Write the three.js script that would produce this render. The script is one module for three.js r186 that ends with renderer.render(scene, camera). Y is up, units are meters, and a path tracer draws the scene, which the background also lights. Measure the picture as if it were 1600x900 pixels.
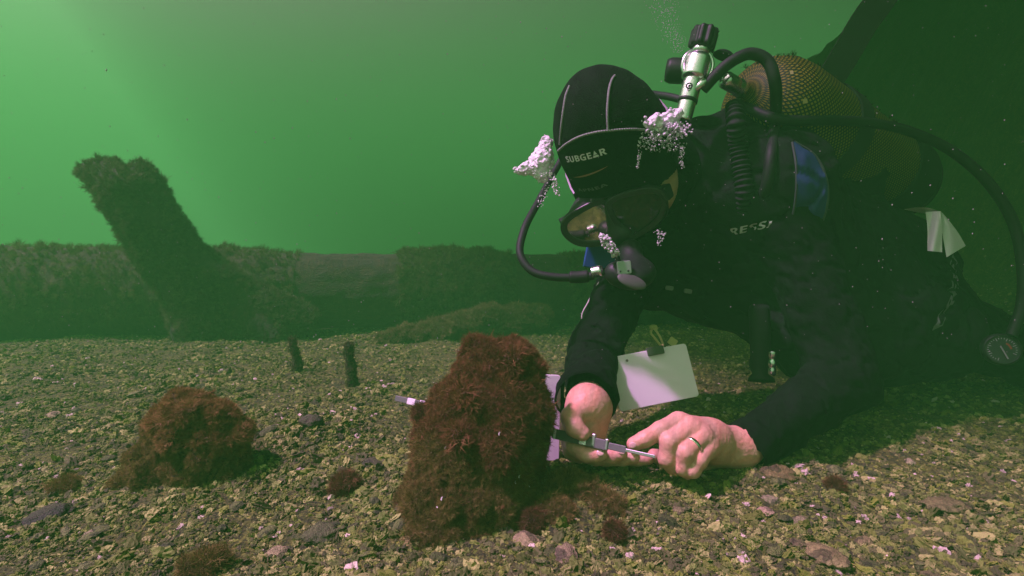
import * as THREE from 'three';
import { mergeGeometries, mergeVertices } from 'three/addons/utils/BufferGeometryUtils.js';
import { createNoise3D, createNoise2D } from 'simplex-noise';

// ---------------------------------------------------------------- camera, sky, sun, exposure
const scene = new THREE.Scene();
const CAM_H = 0.30, PITCH = -2.15 * Math.PI / 180, FPX = 800;
const camera = new THREE.PerspectiveCamera(2 * Math.atan(450 / FPX) * 180 / Math.PI, 16 / 9, 0.02, 120);
camera.position.set(0, CAM_H, 0);
camera.rotation.set(PITCH, 0, 0);

const SUN_DIR = new THREE.Vector3(-0.50, 0.84, 0.16).normalize();
{ // daylight as it comes down through green water: one smooth sky, brighter round the sun
  const W = 256, H = 128, data = new Float32Array(W * H * 4), d = new THREE.Vector3();
  for (let j = 0; j < H; j++) for (let i = 0; i < W; i++) {
    const el = ((j + 0.5) / H - 0.5) * Math.PI, az = ((i + 0.5) / W - 0.5) * 2 * Math.PI;
    d.set(Math.cos(el) * Math.cos(az), Math.sin(el), Math.cos(el) * Math.sin(az));
    const up = Math.max(0, d.y), c = d.dot(SUN_DIR);
    const glow = Math.exp((c - 1) * 3.8), base = 0.10 + 0.30 * up;
    const k = (j * W + i) * 4;
    data[k] = 0.06 * base + 2.4 * glow;
    data[k + 1] = 0.22 * base + 1.45 * glow;
    data[k + 2] = 0.07 * base + 1.9 * glow;
    data[k + 3] = 1;
  }
  const sky = new THREE.DataTexture(data, W, H, THREE.RGBAFormat, THREE.FloatType);
  sky.mapping = THREE.EquirectangularReflectionMapping;
  sky.magFilter = THREE.LinearFilter; sky.needsUpdate = true;
  scene.background = sky; scene.environment = sky;
  scene.backgroundIntensity = 1; scene.environmentIntensity = 1;
}
const sun = new THREE.DirectionalLight(new THREE.Color().setRGB(1.0, 0.41, 0.97), 5.0);
sun.position.copy(SUN_DIR).multiplyScalar(12).add(new THREE.Vector3(0.2, 0, -1));
sun.target.position.set(0.2, 0, -1);
sun.castShadow = true; sun.shadow.radius = 8; sun.shadow.mapSize.set(2048, 2048);
Object.assign(sun.shadow.camera, { left: -4, right: 4, top: 4, bottom: -4, near: 1, far: 30 });
scene.add(sun, sun.target);

const renderer = new THREE.WebGLRenderer({ antialias: true });
renderer.toneMapping = THREE.LinearToneMapping;
renderer.toneMappingExposure = 4.5;
renderer.shadowMap.enabled = true;
scene.fog = new THREE.FogExp2(new THREE.Color().setRGB(0.125, 1.0, 0.15), 0.14);   // the green water itself

// ---------------------------------------------------------------- helpers
let seed = 7;
const rnd = () => { seed = (seed * 1664525 + 1013904223) >>> 0; return seed / 4294967296; };
const rr = (a, b) => a + (b - a) * rnd();
const n3 = createNoise3D(rnd), n2 = createNoise2D(rnd);
const fbm3 = (x, y, z, o = 4) => { let s = 0, a = 0.5, f = 1; for (let i = 0; i < o; i++) { s += a * n3(x * f, y * f, z * f); a *= 0.5; f *= 2.03; } return s; };
const fbm2 = (x, y, o = 4) => { let s = 0, a = 0.5, f = 1; for (let i = 0; i < o; i++) { s += a * n2(x * f, y * f); a *= 0.5; f *= 2.03; } return s; };
const V = (x, y, z) => new THREE.Vector3(x, y, z);
const CP = Math.cos(PITCH), SP = Math.sin(PITCH);
// a place in the world from a direction as surveyed from the camera's station, and a depth in metres
function P(px, py, d) {
  const x = (px - 800) / FPX * d, y = (450 - py) / FPX * d, z = -d;
  return V(x, CAM_H + y * CP - z * SP, y * SP + z * CP);
}
const rgb = (r, g, b) => new THREE.Color().setRGB(r, g, b);
const mat = (c, rough = 0.8, extra = {}) => new THREE.MeshStandardMaterial({ color: c, roughness: rough, ...extra });
const phys = (c, rough, extra = {}) => new THREE.MeshPhysicalMaterial({ color: c, roughness: rough, ...extra });
const names = {};
function numbered(n) { const k = names[n] = (names[n] ?? -1) + 1; return k ? n + '_' + String(k).padStart(3, '0') : n; }
function mesh(name, g, m, parent) {
  const o = new THREE.Mesh(g, m); o.castShadow = o.receiveShadow = true;
  o.name = parent ? name : numbered(name); (parent ?? scene).add(o); return o;
}
function thing(name, label, category, pos, group) {
  const o = new THREE.Group(); o.name = numbered(name); scene.add(o);
  if (pos) o.position.copy(pos);
  o.userData = { label, category }; if (group) o.userData.group = group;
  return o;
}
function tag(o, label, category, group) { o.userData = { label, category }; if (group) o.userData.group = group; return o; }
// shift world-space geometry so that a part sits in its thing's own frame
const local = (g, o) => g.translate(-o.position.x, -o.position.y, -o.position.z);
function tube(pts, r, seg = 60, rad = 14, taper) {
  const c = new THREE.CatmullRomCurve3(pts, false, 'centripetal');
  const g = new THREE.TubeGeometry(c, seg, r, rad, false);
  if (taper) {
    const p = g.attributes.position, v = V();
    for (let i = 0; i <= seg; i++) { const q = c.getPointAt(i / seg), k = taper(i / seg); for (let j = 0; j <= rad; j++) { const a = i * (rad + 1) + j; v.fromBufferAttribute(p, a).sub(q).multiplyScalar(k).add(q); p.setXYZ(a, v.x, v.y, v.z); } }
    g.computeVertexNormals();
  }
  return g;
}
function capped(pts, r, seg, rad, taper) { // a tube with domed ends
  const t = (u) => (taper ? taper(u) : 1) * Math.min(1, Math.sqrt(Math.max(0.0004, 1 - Math.pow(1 - Math.min(1, Math.min(u, 1 - u) * seg / 3), 2))));
  return tube(pts, r, seg, rad, t);
}
function along(g, a, b) { // stand a y-axis geometry at a, pointing to b
  const q = new THREE.Quaternion().setFromUnitVectors(V(0, 1, 0), b.clone().sub(a).normalize());
  return g.applyQuaternion(q).translate(a.x, a.y, a.z);
}
const lathe = (prof, n = 32) => new THREE.LatheGeometry(prof.map(([r, y]) => new THREE.Vector2(r, y)), n);
const strip = (g) => { const h = g.index ? g.toNonIndexed() : g; for (const k of Object.keys(h.attributes)) if (!['position', 'normal', 'uv'].includes(k)) h.deleteAttribute(k); return h; };
const merge = (list) => mergeGeometries(list.map(strip));
function frame(x, y, z, o) { return new THREE.Matrix4().makeBasis(x, y, z).setPosition(o); }
function rbox(w, h, d, r = 0.002) { // rounded slab
  const s = new THREE.Shape(), a = w / 2, b = h / 2, q = Math.min(r, a * 0.98, b * 0.98);
  s.moveTo(-a + q, -b); s.lineTo(a - q, -b); s.quadraticCurveTo(a, -b, a, -b + q); s.lineTo(a, b - q); s.quadraticCurveTo(a, b, a - q, b); s.lineTo(-a + q, b); s.quadraticCurveTo(-a, b, -a, b - q); s.lineTo(-a, -b + q); s.quadraticCurveTo(-a, -b, -a + q, -b);
  const bev = Math.min(0.0008, d * 0.3);
  return new THREE.ExtrudeGeometry(s, { depth: d - 2 * bev, bevelEnabled: true, bevelThickness: bev, bevelSize: bev, bevelOffset: -bev, bevelSegments: 2, curveSegments: 6 }).translate(0, 0, -d / 2 + bev);
}

// signed distances and a surface-net mesher
const smin = (a, b, k) => { const h = Math.max(k - Math.abs(a - b), 0) / k; return Math.min(a, b) - h * h * k * 0.25; };
function cap(a, b, r0, r1) { // tapered capsule
  const ax = a.x, ay = a.y, az = a.z, bx = b.x - ax, by = b.y - ay, bz = b.z - az, bb = bx * bx + by * by + bz * bz + 1e-12;
  return (x, y, z) => {
    const px = x - ax, py = y - ay, pz = z - az, t = Math.min(1, Math.max(0, (px * bx + py * by + pz * bz) / bb));
    const dx = px - bx * t, dy = py - by * t, dz = pz - bz * t;
    return Math.sqrt(dx * dx + dy * dy + dz * dz) - (r0 + (r1 - r0) * t);
  };
}
function ell(c, X, Y, Z, rx, ry, rz) { // oriented ellipsoid
  return (x, y, z) => {
    const px = x - c.x, py = y - c.y, pz = z - c.z;
    const u = (px * X.x + py * X.y + pz * X.z) / rx, v = (px * Y.x + py * Y.y + pz * Y.z) / ry, w = (px * Z.x + py * Z.y + pz * Z.z) / rz;
    const k = Math.sqrt(u * u + v * v + w * w), k2 = Math.sqrt(u * u / rx / rx + v * v / ry / ry + w * w / rz / rz) + 1e-9;
    return k * (k - 1) / k2;
  };
}
function surface(f, lo, hi, h) { // naive surface nets
  const nx = Math.ceil((hi.x - lo.x) / h) + 1, ny = Math.ceil((hi.y - lo.y) / h) + 1, nz = Math.ceil((hi.z - lo.z) / h) + 1;
  const val = new Float32Array(nx * ny * nz), id = new Int32Array(nx * ny * nz).fill(-1), at = (i, j, k) => (k * ny + j) * nx + i;
  for (let k = 0; k < nz; k++) for (let j = 0; j < ny; j++) for (let i = 0; i < nx; i++) val[at(i, j, k)] = f(lo.x + i * h, lo.y + j * h, lo.z + k * h);
  const pos = [], idx = [], o = [0, 1, nx, nx + 1, nx * ny, nx * ny + 1, nx * ny + nx, nx * ny + nx + 1];
  const E = [[0, 1], [2, 3], [4, 5], [6, 7], [0, 2], [1, 3], [4, 6], [5, 7], [0, 4], [1, 5], [2, 6], [3, 7]];
  for (let k = 0; k < nz - 1; k++) for (let j = 0; j < ny - 1; j++) for (let i = 0; i < nx - 1; i++) {
    const a = at(i, j, k); let m = 0;
    for (let c = 0; c < 8; c++) if (val[a + o[c]] < 0) m |= 1 << c;
    if (!m || m === 255) continue;
    let x = 0, y = 0, z = 0, n = 0;
    for (const [p, q] of E) {
      const vp = val[a + o[p]], vq = val[a + o[q]];
      if ((vp < 0) === (vq < 0)) continue;
      const t = vp / (vp - vq), mx = (c, b) => (c >> b) & 1;
      x += mx(p, 0) + t * (mx(q, 0) - mx(p, 0)); y += mx(p, 1) + t * (mx(q, 1) - mx(p, 1)); z += mx(p, 2) + t * (mx(q, 2) - mx(p, 2)); n++;
    }
    id[a] = pos.length / 3; pos.push(lo.x + (i + x / n) * h, lo.y + (j + y / n) * h, lo.z + (k + z / n) * h);
  }
  const quad = (a, b, c, d, flip) => { if (flip) idx.push(a, c, b, b, c, d); else idx.push(a, b, c, c, b, d); };
  for (let k = 1; k < nz - 1; k++) for (let j = 1; j < ny - 1; j++) for (let i = 1; i < nx - 1; i++) {
    const a = at(i, j, k), s = val[a] < 0;
    if (s !== val[a + 1] < 0) quad(id[a - nx - nx * ny], id[a - nx * ny], id[a - nx], id[a], !s);
    if (s !== val[a + nx] < 0) quad(id[a - 1 - nx * ny], id[a - 1], id[a - nx * ny], id[a], !s);
    if (s !== val[a + nx * ny] < 0) quad(id[a - 1 - nx], id[a - nx], id[a - 1], id[a], !s);
  }
  const g = new THREE.BufferGeometry();
  g.setAttribute('position', new THREE.Float32BufferAttribute(pos, 3)); g.setIndex(idx);
  const nrm = new Float32Array(pos.length), e = h * 0.5;
  for (let i = 0; i < pos.length; i += 3) {
    const [x, y, z] = [pos[i], pos[i + 1], pos[i + 2]];
    const a = f(x + e, y, z) - f(x - e, y, z), b = f(x, y + e, z) - f(x, y - e, z), c = f(x, y, z + e) - f(x, y, z - e), l = Math.hypot(a, b, c) || 1;
    nrm[i] = a / l; nrm[i + 1] = b / l; nrm[i + 2] = c / l;
  }
  g.setAttribute('normal', new THREE.BufferAttribute(nrm, 3));
  const uv = new Float32Array(pos.length / 3 * 2);
  for (let i = 0; i < pos.length / 3; i++) { uv[2 * i] = pos[3 * i] + 0.37 * pos[3 * i + 2]; uv[2 * i + 1] = pos[3 * i + 1] + 0.61 * pos[3 * i + 2]; }
  g.setAttribute('uv', new THREE.BufferAttribute(uv, 2));
  return g;
}
// a grid patch pressed onto a signed-distance surface: o centre, X/Y half axes, N points away from the surface
function pressed(f, o, X, Y, N, nu, nv, lift, edge) {
  const pos = [], uv = [], idx = [], q = V();
  for (let j = 0; j <= nv; j++) for (let i = 0; i <= nu; i++) {
    const [s, t] = edge ? edge(i / nu, j / nv) : [i / nu * 2 - 1, j / nv * 2 - 1];
    q.copy(o).addScaledVector(X, s).addScaledVector(Y, t).addScaledVector(N, 0.12);
    for (let k = 0; k < 60; k++) { const d = f(q.x, q.y, q.z) - lift; if (Math.abs(d) < 1e-4) break; q.addScaledVector(N, -d * 0.8); }
    pos.push(q.x, q.y, q.z); uv.push(i / nu, j / nv);
  }
  for (let j = 0; j < nv; j++) for (let i = 0; i < nu; i++) { const a = j * (nu + 1) + i; idx.push(a, a + 1, a + nu + 1, a + 1, a + nu + 2, a + nu + 1); }
  const g = new THREE.BufferGeometry();
  g.setAttribute('position', new THREE.Float32BufferAttribute(pos, 3)); g.setAttribute('uv', new THREE.Float32BufferAttribute(uv, 2)); g.setIndex(idx); g.computeVertexNormals();
  return g;
}
function noiseTex(size, fn, srgb = true) { // colour texture from a function of pixel place
  const d = new Uint8Array(size * size * 4);
  for (let j = 0; j < size; j++) for (let i = 0; i < size; i++) { const c = fn(i / size, j / size), k = (j * size + i) * 4; d[k] = Math.max(0, Math.min(255, c[0] * 255)); d[k + 1] = Math.max(0, Math.min(255, c[1] * 255)); d[k + 2] = Math.max(0, Math.min(255, c[2] * 255)); d[k + 3] = 255; }
  const t = new THREE.DataTexture(d, size, size); t.wrapS = t.wrapT = THREE.RepeatWrapping; t.magFilter = THREE.LinearFilter; t.minFilter = THREE.LinearMipmapLinearFilter; t.generateMipmaps = true;
  if (srgb) t.colorSpace = THREE.SRGBColorSpace; t.needsUpdate = true; return t;
}
const torus4 = (u, v, f) => { const a = u * 2 * Math.PI, b = v * 2 * Math.PI, R = f / (2 * Math.PI); return [Math.cos(a) * R, Math.sin(a) * R, Math.cos(b) * R, Math.sin(b) * R]; };
const tile = (u, v, f, k = 0) => { const [a, b, c, d] = torus4(u, v, f); return 0.5 * (n3(a + k, b, c + d * 0.71) + n3(c - k, d, a + b * 0.63)); };
// ---------------------------------------------------------------- seabed
function groundY(x, z) {
  const r = Math.hypot(x, z + 0.8);
  let y = 0.028 * fbm2(x * 0.9 + 3, z * 0.9, 3) + 0.016 * fbm2(x * 4, z * 4 + 9, 3) * Math.min(1, 1.3 / (0.4 + r * 0.2));
  y += 0.045 * Math.exp(-(((x + 0.42) / 0.16) ** 2 + ((z + 0.86) / 0.16) ** 2));       // low rise under the small stump
  y += 0.03 * Math.exp(-(((x + 0.05) / 0.2) ** 2 + ((z + 0.66) / 0.14) ** 2));
  const q = x - 2.9 - 0.3 * fbm2(z * 0.35, 2.2, 3); if (q > 0) y += 4.6 * (1 - Math.exp(-q * q * 0.33)) + 0.2 * fbm2(x * 0.9, z * 0.9 + 4, 4) * Math.min(1, q);   // the steep bank of the channel, off to the right
  return y;
}
const speck = noiseTex(1024, (u, v) => {
  const a = tile(u, v, 14), b = tile(u, v, 60, 3), c = tile(u, v, 190, 7), d = tile(u, v, 120, 11);
  const t = 0.34 + 0.09 * a + 0.17 * b + 0.2 * c; const w = d > 0.55 ? 0.22 : 0;
  return [t * 1.0 + w, t * 1.06 + w, t * 0.42 + w * 0.7];
});
const speckBump = noiseTex(1024, (u, v) => { const t = 0.5 + 0.2 * tile(u, v, 40, 5) + 0.3 * tile(u, v, 130, 9); return [t, t, t]; }, false);
{
  const NX = 460, NZ = 420, pos = [], uv = [], idx = [];
  const wx = (t) => { const s = t * 2 - 1; return 0.1 + Math.sinh(s * 5.4) / Math.sinh(5.4) * 70; };
  const wz = (t) => 2.2 - 80 * (Math.sinh((t - 0.22) * 5.4) + Math.sinh(0.22 * 5.4)) / (Math.sinh(0.78 * 5.4) + Math.sinh(0.22 * 5.4));
  for (let j = 0; j <= NZ; j++) for (let i = 0; i <= NX; i++) { const x = wx(i / NX), z = wz(j / NZ); pos.push(x, groundY(x, z) + 0.004 * n2(x * 45, z * 45), z); uv.push(x / 0.6, z / 0.6); }
  for (let j = 0; j < NZ; j++) for (let i = 0; i < NX; i++) { const a = j * (NX + 1) + i; idx.push(a, a + 1, a + NX + 1, a + 1, a + NX + 2, a + NX + 1); }
  const g = new THREE.BufferGeometry(); g.setAttribute('position', new THREE.Float32BufferAttribute(pos, 3)); g.setAttribute('uv', new THREE.Float32BufferAttribute(uv, 2)); g.setIndex(idx); g.computeVertexNormals();
  const o = mesh('seabed', g, mat(rgb(0.52, 0.58, 0.45), 0.95, { map: speck, bumpMap: speckBump, bumpScale: 0.006 }));
  o.userData = { kind: 'structure', label: 'gravelly seabed of shell fragments, grit and silt', category: 'seabed' };
}
// shell grit and flakes, far too many to count
function flake(flat, jag, detail = 1) {
  let g = mergeVertices(new THREE.IcosahedronGeometry(1, detail).deleteAttribute('uv').deleteAttribute('normal'));
  const p = g.attributes.position, s = rr(0, 90);
  for (let i = 0; i < p.count; i++) {
    const x = p.getX(i), y = p.getY(i), z = p.getZ(i), k = 1 + jag * n3(x * 1.4 + s, y * 1.4, z * 1.4) + jag * 0.5 * n3(x * 3 + s, y * 3, z * 3);
    p.setXYZ(i, x * k, y * k * flat + 0.25 * flat * (x * x + z * z) * 0.6, z * k * 0.8);
  }
  g = g.toNonIndexed(); g.computeVertexNormals(); return g;
}
const gritMat = mat(rgb(1, 1, 1), 0.85);
const flakeShapes = [flake(0.42, 0.6, 2), flake(0.6, 0.55, 2), flake(0.85, 0.5, 2), flake(0.5, 0.7, 2), flake(1.0, 0.45, 2)];
const gritTone = () => {
  const r = rnd();
  if (r < 0.55) { const k = rr(0.07, 0.20); return [k * 0.84, k * 1.18, k * rr(0.12, 0.24)]; }
  if (r < 0.82) { const k = rr(0.04, 0.10); return [k * 0.92, k * 1.08, k * 0.3]; }
  if (r < 0.986) { const k = rr(0.2, 0.36); return [k * 0.9, k * 1.06, k * 0.3]; }
  const k = rr(0.35, 0.6); return [k, k * 0.92, k * 0.7];
};
{
  const N = 76000, M = new THREE.Matrix4(), q = new THREE.Quaternion(), e = new THREE.Euler();
  flakeShapes.forEach((g, s) => {
    const o = new THREE.InstancedMesh(g, gritMat, N); let n = 0; const col = new THREE.Color();
    while (n < N) {
      // spread over the near seabed, thinning with distance
      const t = rnd(), d = 0.34 + 3.3 * Math.pow(t, 1.7), x = rr(-1.3, 1.5) * (d + 0.16), z = -d;
      const size = Math.min(0.016, 0.0010 + 0.0033 * Math.pow(rnd(), 3.2) * (1 + 0.15 * d) * (0.7 + 0.8 * Math.max(0, 0.5 + n2(x * 3.1, z * 3.1))) + (rnd() < 0.012 ? 0.0045 : 0)) * (s === 4 ? 0.7 : 1);
      e.set(rr(-0.8, 0.8), rr(0, 6.28), rr(-0.8, 0.8)); q.setFromEuler(e);
      M.compose(V(x, groundY(x, z) + size * rr(0.05, 0.45), z), q, V(size * rr(0.8, 1.5), size, size));
      o.setMatrixAt(n, M); const c = gritTone(); o.setColorAt(n, col.setRGB(...c)); n++;
    }
    o.name = numbered('shell_grit'); o.castShadow = o.receiveShadow = true;
    o.userData = { kind: 'stuff', label: 'loose shell grit and small stones strewn over the seabed', category: 'gravel' };
    scene.add(o);
  });
}
// ---------------------------------------------------------------- growth helpers
const onGround = (px, py) => { // where a sight line meets the seabed
  const a = V(0, CAM_H, 0), b = P(px, py, 1).sub(a); let t = 0.2;
  for (let i = 0; i < 4000; i++) { const y = a.y + b.y * t; if (y <= groundY(b.x * t, b.z * t)) break; t += 0.002; }
  return V(b.x * t, groundY(b.x * t, b.z * t), b.z * t);
};
function tuft(blades, spread, width, curl) { // one sprig of fine branching weed, unit height
  const pos = [], idx = [];
  for (let i = 0; i < blades; i++) {
    const a = rr(0, 6.283), s = spread * Math.sqrt(rnd()), h = rr(0.5, 1), w = width * rr(0.6, 1.2), x = Math.cos(a) * s, z = Math.sin(a) * s, px = -Math.sin(a) * w, pz = Math.cos(a) * w, k = pos.length / 3, c = curl * rr(-1, 1);
    const mx = x * 0.45 + c * px / width * 0.2, mz = z * 0.45 + c * pz / width * 0.2;
    pos.push(-px * 0.5, 0, -pz * 0.5, px * 0.5, 0, pz * 0.5, mx - px, h * 0.55, mz - pz, mx + px, h * 0.55, mz + pz, x, h * (1 - s * 0.35), z);
    idx.push(k, k + 1, k + 2, k + 1, k + 3, k + 2, k + 2, k + 3, k + 4);
    if (rnd() < 0.6) { const q = pos.length / 3, bx = mx + rr(-0.3, 0.3), bz = mz + rr(-0.3, 0.3); pos.push(mx - px * 0.8, h * 0.5, mz - pz * 0.8, mx + px * 0.8, h * 0.5, mz + pz * 0.8, bx, h * 0.85, bz); idx.push(q, q + 1, q + 2); }
  }
  const g = new THREE.BufferGeometry(); g.setAttribute('position', new THREE.Float32BufferAttribute(pos, 3)); g.setIndex(idx); g.computeVertexNormals(); return g;
}
const tufts = [tuft(22, 0.8, 0.024, 1), tuft(18, 1.0, 0.022, 1.5), tuft(26, 0.65, 0.02, 1)];
const weedMat = new THREE.MeshPhysicalMaterial({ color: 0xffffff, roughness: 1.0, specularIntensity: 0.2, transmission: 0.35, thickness: 0, side: THREE.DoubleSide });
// cover a mesh with sprigs; tone(x,y,z) gives their colour, keep(x,y,z,ny) whether one grows there
function overgrow(name, geo, parent, count, len, tone, keep, gravity = 0.3) {
  const g = geo.index ? geo.toNonIndexed() : geo, p = g.attributes.position, T = p.count / 3, cum = new Float32Array(T); let tot = 0;
  const a = V(), b = V(), c = V(), n = V(), q = new THREE.Quaternion(), M = new THREE.Matrix4(), col = new THREE.Color();
  for (let i = 0; i < T; i++) { a.fromBufferAttribute(p, 3 * i); b.fromBufferAttribute(p, 3 * i + 1); c.fromBufferAttribute(p, 3 * i + 2); tot += b.sub(a).cross(c.sub(a)).length(); cum[i] = tot; }
  const per = Math.ceil(count / tufts.length);
  tufts.forEach((shape) => {
    const o = new THREE.InstancedMesh(shape, weedMat, per); let k = 0, tries = 0;
    while (k < per && tries++ < per * 12) {
      const r = rnd() * tot; let lo = 0, hi = T - 1; while (lo < hi) { const m = (lo + hi) >> 1; if (cum[m] < r) lo = m + 1; else hi = m; }
      a.fromBufferAttribute(p, 3 * lo); b.fromBufferAttribute(p, 3 * lo + 1); c.fromBufferAttribute(p, 3 * lo + 2);
      n.copy(b).sub(a).cross(c.clone().sub(a)).normalize();
      let u = rnd(), v = rnd(); if (u + v > 1) { u = 1 - u; v = 1 - v; }
      const x = a.x + (b.x - a.x) * u + (c.x - a.x) * v, y = a.y + (b.y - a.y) * u + (c.y - a.y) * v, z = a.z + (b.z - a.z) * u + (c.z - a.z) * v;
      if (keep && !keep(x, y, z, n.y)) continue;
      const d = n.clone().add(V(rr(-0.6, 0.6), rr(-0.5, 0.5) + gravity, rr(-0.6, 0.6))).normalize();
      q.setFromUnitVectors(V(0, 1, 0), d); q.multiply(new THREE.Quaternion().setFromAxisAngle(V(0, 1, 0), rr(0, 6.28)));
      const s = len * (rnd() < 0.12 ? rr(1.2, 1.75) : rr(0.5, 1.25)) * (0.8 + 0.6 * Math.max(0, fbm3(x * 22, y * 22, z * 22, 2) + 0.3));
      M.compose(V(x, y, z), q, V(s, s, s)); o.setMatrixAt(k, M); o.setColorAt(k, col.setRGB(...tone(x, y, z))); k++;
    }
    o.count = k; o.name = name; o.castShadow = o.receiveShadow = true; o.userData = { kind: 'stuff' }; parent.add(o);
  });
}
const redTone = () => { const k = rr(0.6, 1.35); return [0.17 * k, 0.092 * k * rr(0.8, 1.25), 0.034 * k]; };
const oliveTone = () => { const k = rr(0.5, 1.4); return [0.19 * k, 0.16 * k, 0.045 * k]; };
const crust = noiseTex(512, (u, v) => { const t = 0.30 + 0.12 * tile(u, v, 10) + 0.14 * tile(u, v, 44, 4) + 0.12 * tile(u, v, 130, 8); return [t * 0.95, t * 0.84, t * 0.5]; });
const crustBump = noiseTex(512, (u, v) => { const t = 0.5 + 0.25 * tile(u, v, 30, 2) + 0.25 * tile(u, v, 100, 6); return [t, t, t]; }, false);
const crustMat = (c) => mat(c, 0.95, { map: crust, bumpMap: crustBump, bumpScale: 0.006 });

// ---------------------------------------------------------------- sunken log
const A0 = P(-420, 462, 2.02), A1 = P(1330, 448, 3.0);
{
  const o = thing('sunken_log', 'long thick log overgrown with weed lying across the seabed behind the diver', 'log', V((A0.x + A1.x) / 2, 0, (A0.z + A1.z) / 2));
  const ax = A1.clone().sub(A0), L = ax.length(); ax.normalize();
  const up = V(0, 1, 0), side = ax.clone().cross(up).normalize(); up.copy(side).clone().cross(ax);
  const sec = (t) => { // thick crusted lengths with bare lengths between
    const px = -420 + t * 1750, s = (a, b) => THREE.MathUtils.smoothstep(px, a - 12, a + 12) * (1 - THREE.MathUtils.smoothstep(px, b - 12, b + 12));
    return Math.max(s(-600, 300), s(452, 636), s(736, 1000), s(1100, 1500));
  };
  const build = (NU, NV, fn) => {
    const pos = [], uv = [], idx = [];
    for (let i = 0; i <= NU; i++) for (let j = 0; j <= NV; j++) {
      const t = i / NU, a = j / NV * 2 * Math.PI, r = fn(t, a), q = A0.clone().addScaledVector(ax, t * L).addScaledVector(side, -Math.cos(a) * r).addScaledVector(V(0, 1, 0), Math.sin(a) * r);
      pos.push(q.x, q.y, q.z); uv.push(t * L / 0.4, j / NV * 3);
    }
    for (let i = 0; i < NU; i++) for (let j = 0; j < NV; j++) { const a = i * (NV + 1) + j; idx.push(a, a + 1, a + NV + 1, a + 1, a + NV + 2, a + NV + 1); }
    const g = new THREE.BufferGeometry(); g.setAttribute('position', new THREE.Float32BufferAttribute(pos, 3)); g.setAttribute('uv', new THREE.Float32BufferAttribute(uv, 2)); g.setIndex(idx); g.computeVertexNormals(); return g;
  };
  const trunk = build(260, 60, (t, a) => 0.176 + 0.012 * fbm3(t * 30, Math.cos(a) * 1.5, Math.sin(a) * 1.5, 3) + 0.003 * Math.sin(a * 22 + n3(t * 8, 0, 0) * 3));
  mesh('trunk', local(trunk, o), crustMat(rgb(0.26, 0.27, 0.2)), o);
  const hang = (t, a) => 0.007 * Math.pow(Math.abs(Math.sin(t * 95 + 0.8 * n3(t * 20, Math.sin(a), 0))), 3) + 0.010 * Math.abs(n3(t * 120, 1.3, Math.sin(a) * 0.5)) + 0.01 * fbm3(t * 46, Math.cos(a) * 2.2, Math.sin(a) * 2.2, 4);
  [[0.0, (300 + 420) / 1750], [(452 + 420) / 1750, (640 + 420) / 1750], [(732 + 420) / 1750, (1005 + 420) / 1750], [(1100 + 420) / 1750, 1]].forEach(([t0, t1], k) => {
    const g = build(Math.round((t1 - t0) * 360), 72, (t, a) => { const q = t0 + (t1 - t0) * t, e = Math.max(0, Math.min(1, Math.min(t, 1 - t) * (t1 - t0) * 32 - 0.5 - 0.7 * n3(Math.cos(a) * 1.6, Math.sin(a) * 1.6, k + (t > 0.5 ? 9 : 0)))); return (0.168 + 0.022 * Math.sqrt(e)) + hang(q, a); });
    const p = g.attributes.position; // remap along the log
    for (let i = 0; i < p.count; i++) { const v = V().fromBufferAttribute(p, i).sub(A0), s = v.dot(ax), ns = (t0 + (t1 - t0) * (s / L)) * L; v.addScaledVector(ax, ns - s).add(A0); p.setXYZ(i, v.x, v.y, v.z); }
    g.computeVertexNormals(); local(g, o);
    mesh('growth_crust', g, crustMat(rgb(0.4, 0.48, 0.33)), o);
    overgrow('weed', g, o, 5200, 0.026, () => { const q = rr(0.5, 1.3); return [0.10 * q, 0.13 * q, 0.04 * q]; }, (x, y, z, ny) => ny > -0.5, -0.35);
  });
}
// ---------------------------------------------------------------- leaning trunk with a forked top
{
  const o = thing('leaning_trunk', 'broken tree trunk with a notched top leaning over the sunken log', 'tree trunk', V(P(400, 470, 2.2).x, 0, P(400, 470, 2.2).z));
  const c1 = cap(P(325, 485, 2.12), P(206, 305, 1.98), 0.118, 0.104), c2 = cap(P(190, 292, 1.98), P(172, 274, 1.98), 0.076, 0.060), c2b = cap(P(170, 290, 1.98), P(142, 272, 2.0), 0.05, 0.042), c3 = cap(P(226, 290, 2.0), P(219, 272, 2.0), 0.058, 0.046), c4 = cap(P(330, 445, 2.1), P(470, 500, 2.2), 0.085, 0.06), c5 = cap(P(320, 520, 2.1), P(420, 520, 2.16), 0.10, 0.10);
  const nts = [1.84, 1.88, 1.92, 1.96, 2.0, 2.04, 2.08, 2.12].map((d) => cap(P(188, 215, d), P(203, 285, d), 0.030, 0.012));
  const f = (x, y, z) => {
    let d = smin(c1(x, y, z), c2(x, y, z), 0.03); d = smin(d, c2b(x, y, z), 0.03); d = smin(d, c3(x, y, z), 0.02); d = smin(d, c4(x, y, z), 0.12); d = smin(d, c5(x, y, z), 0.1);
    d += 0.016 * fbm3(x * 9, y * 5, z * 9, 4); d += 0.004 * n3(x * 40, y * 12, z * 40);
    return Math.max(d, -Math.min(...nts.map((q) => q(x, y, z))) + 0.004 * n3(x * 30, y * 30, z * 30));
  };
  const g = local(surface(f, V(-1.95, -0.12, -2.55), V(-0.75, 0.92, -1.7), 0.014), o);
  const sc = g.attributes.uv; for (let i = 0; i < sc.array.length; i++) sc.array[i] *= 2.5;
  mesh('trunk', g, crustMat(rgb(0.24, 0.25, 0.2)), o);
  overgrow('weed', g, o, 9000, 0.02, () => { const q = rr(0.4, 1.3); return [0.085 * q, 0.105 * q, 0.038 * q]; }, (x, y, z, ny) => ny > -0.6 && n3(x * 4, y * 4, z * 4) > -0.55, 0.1);
}
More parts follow.
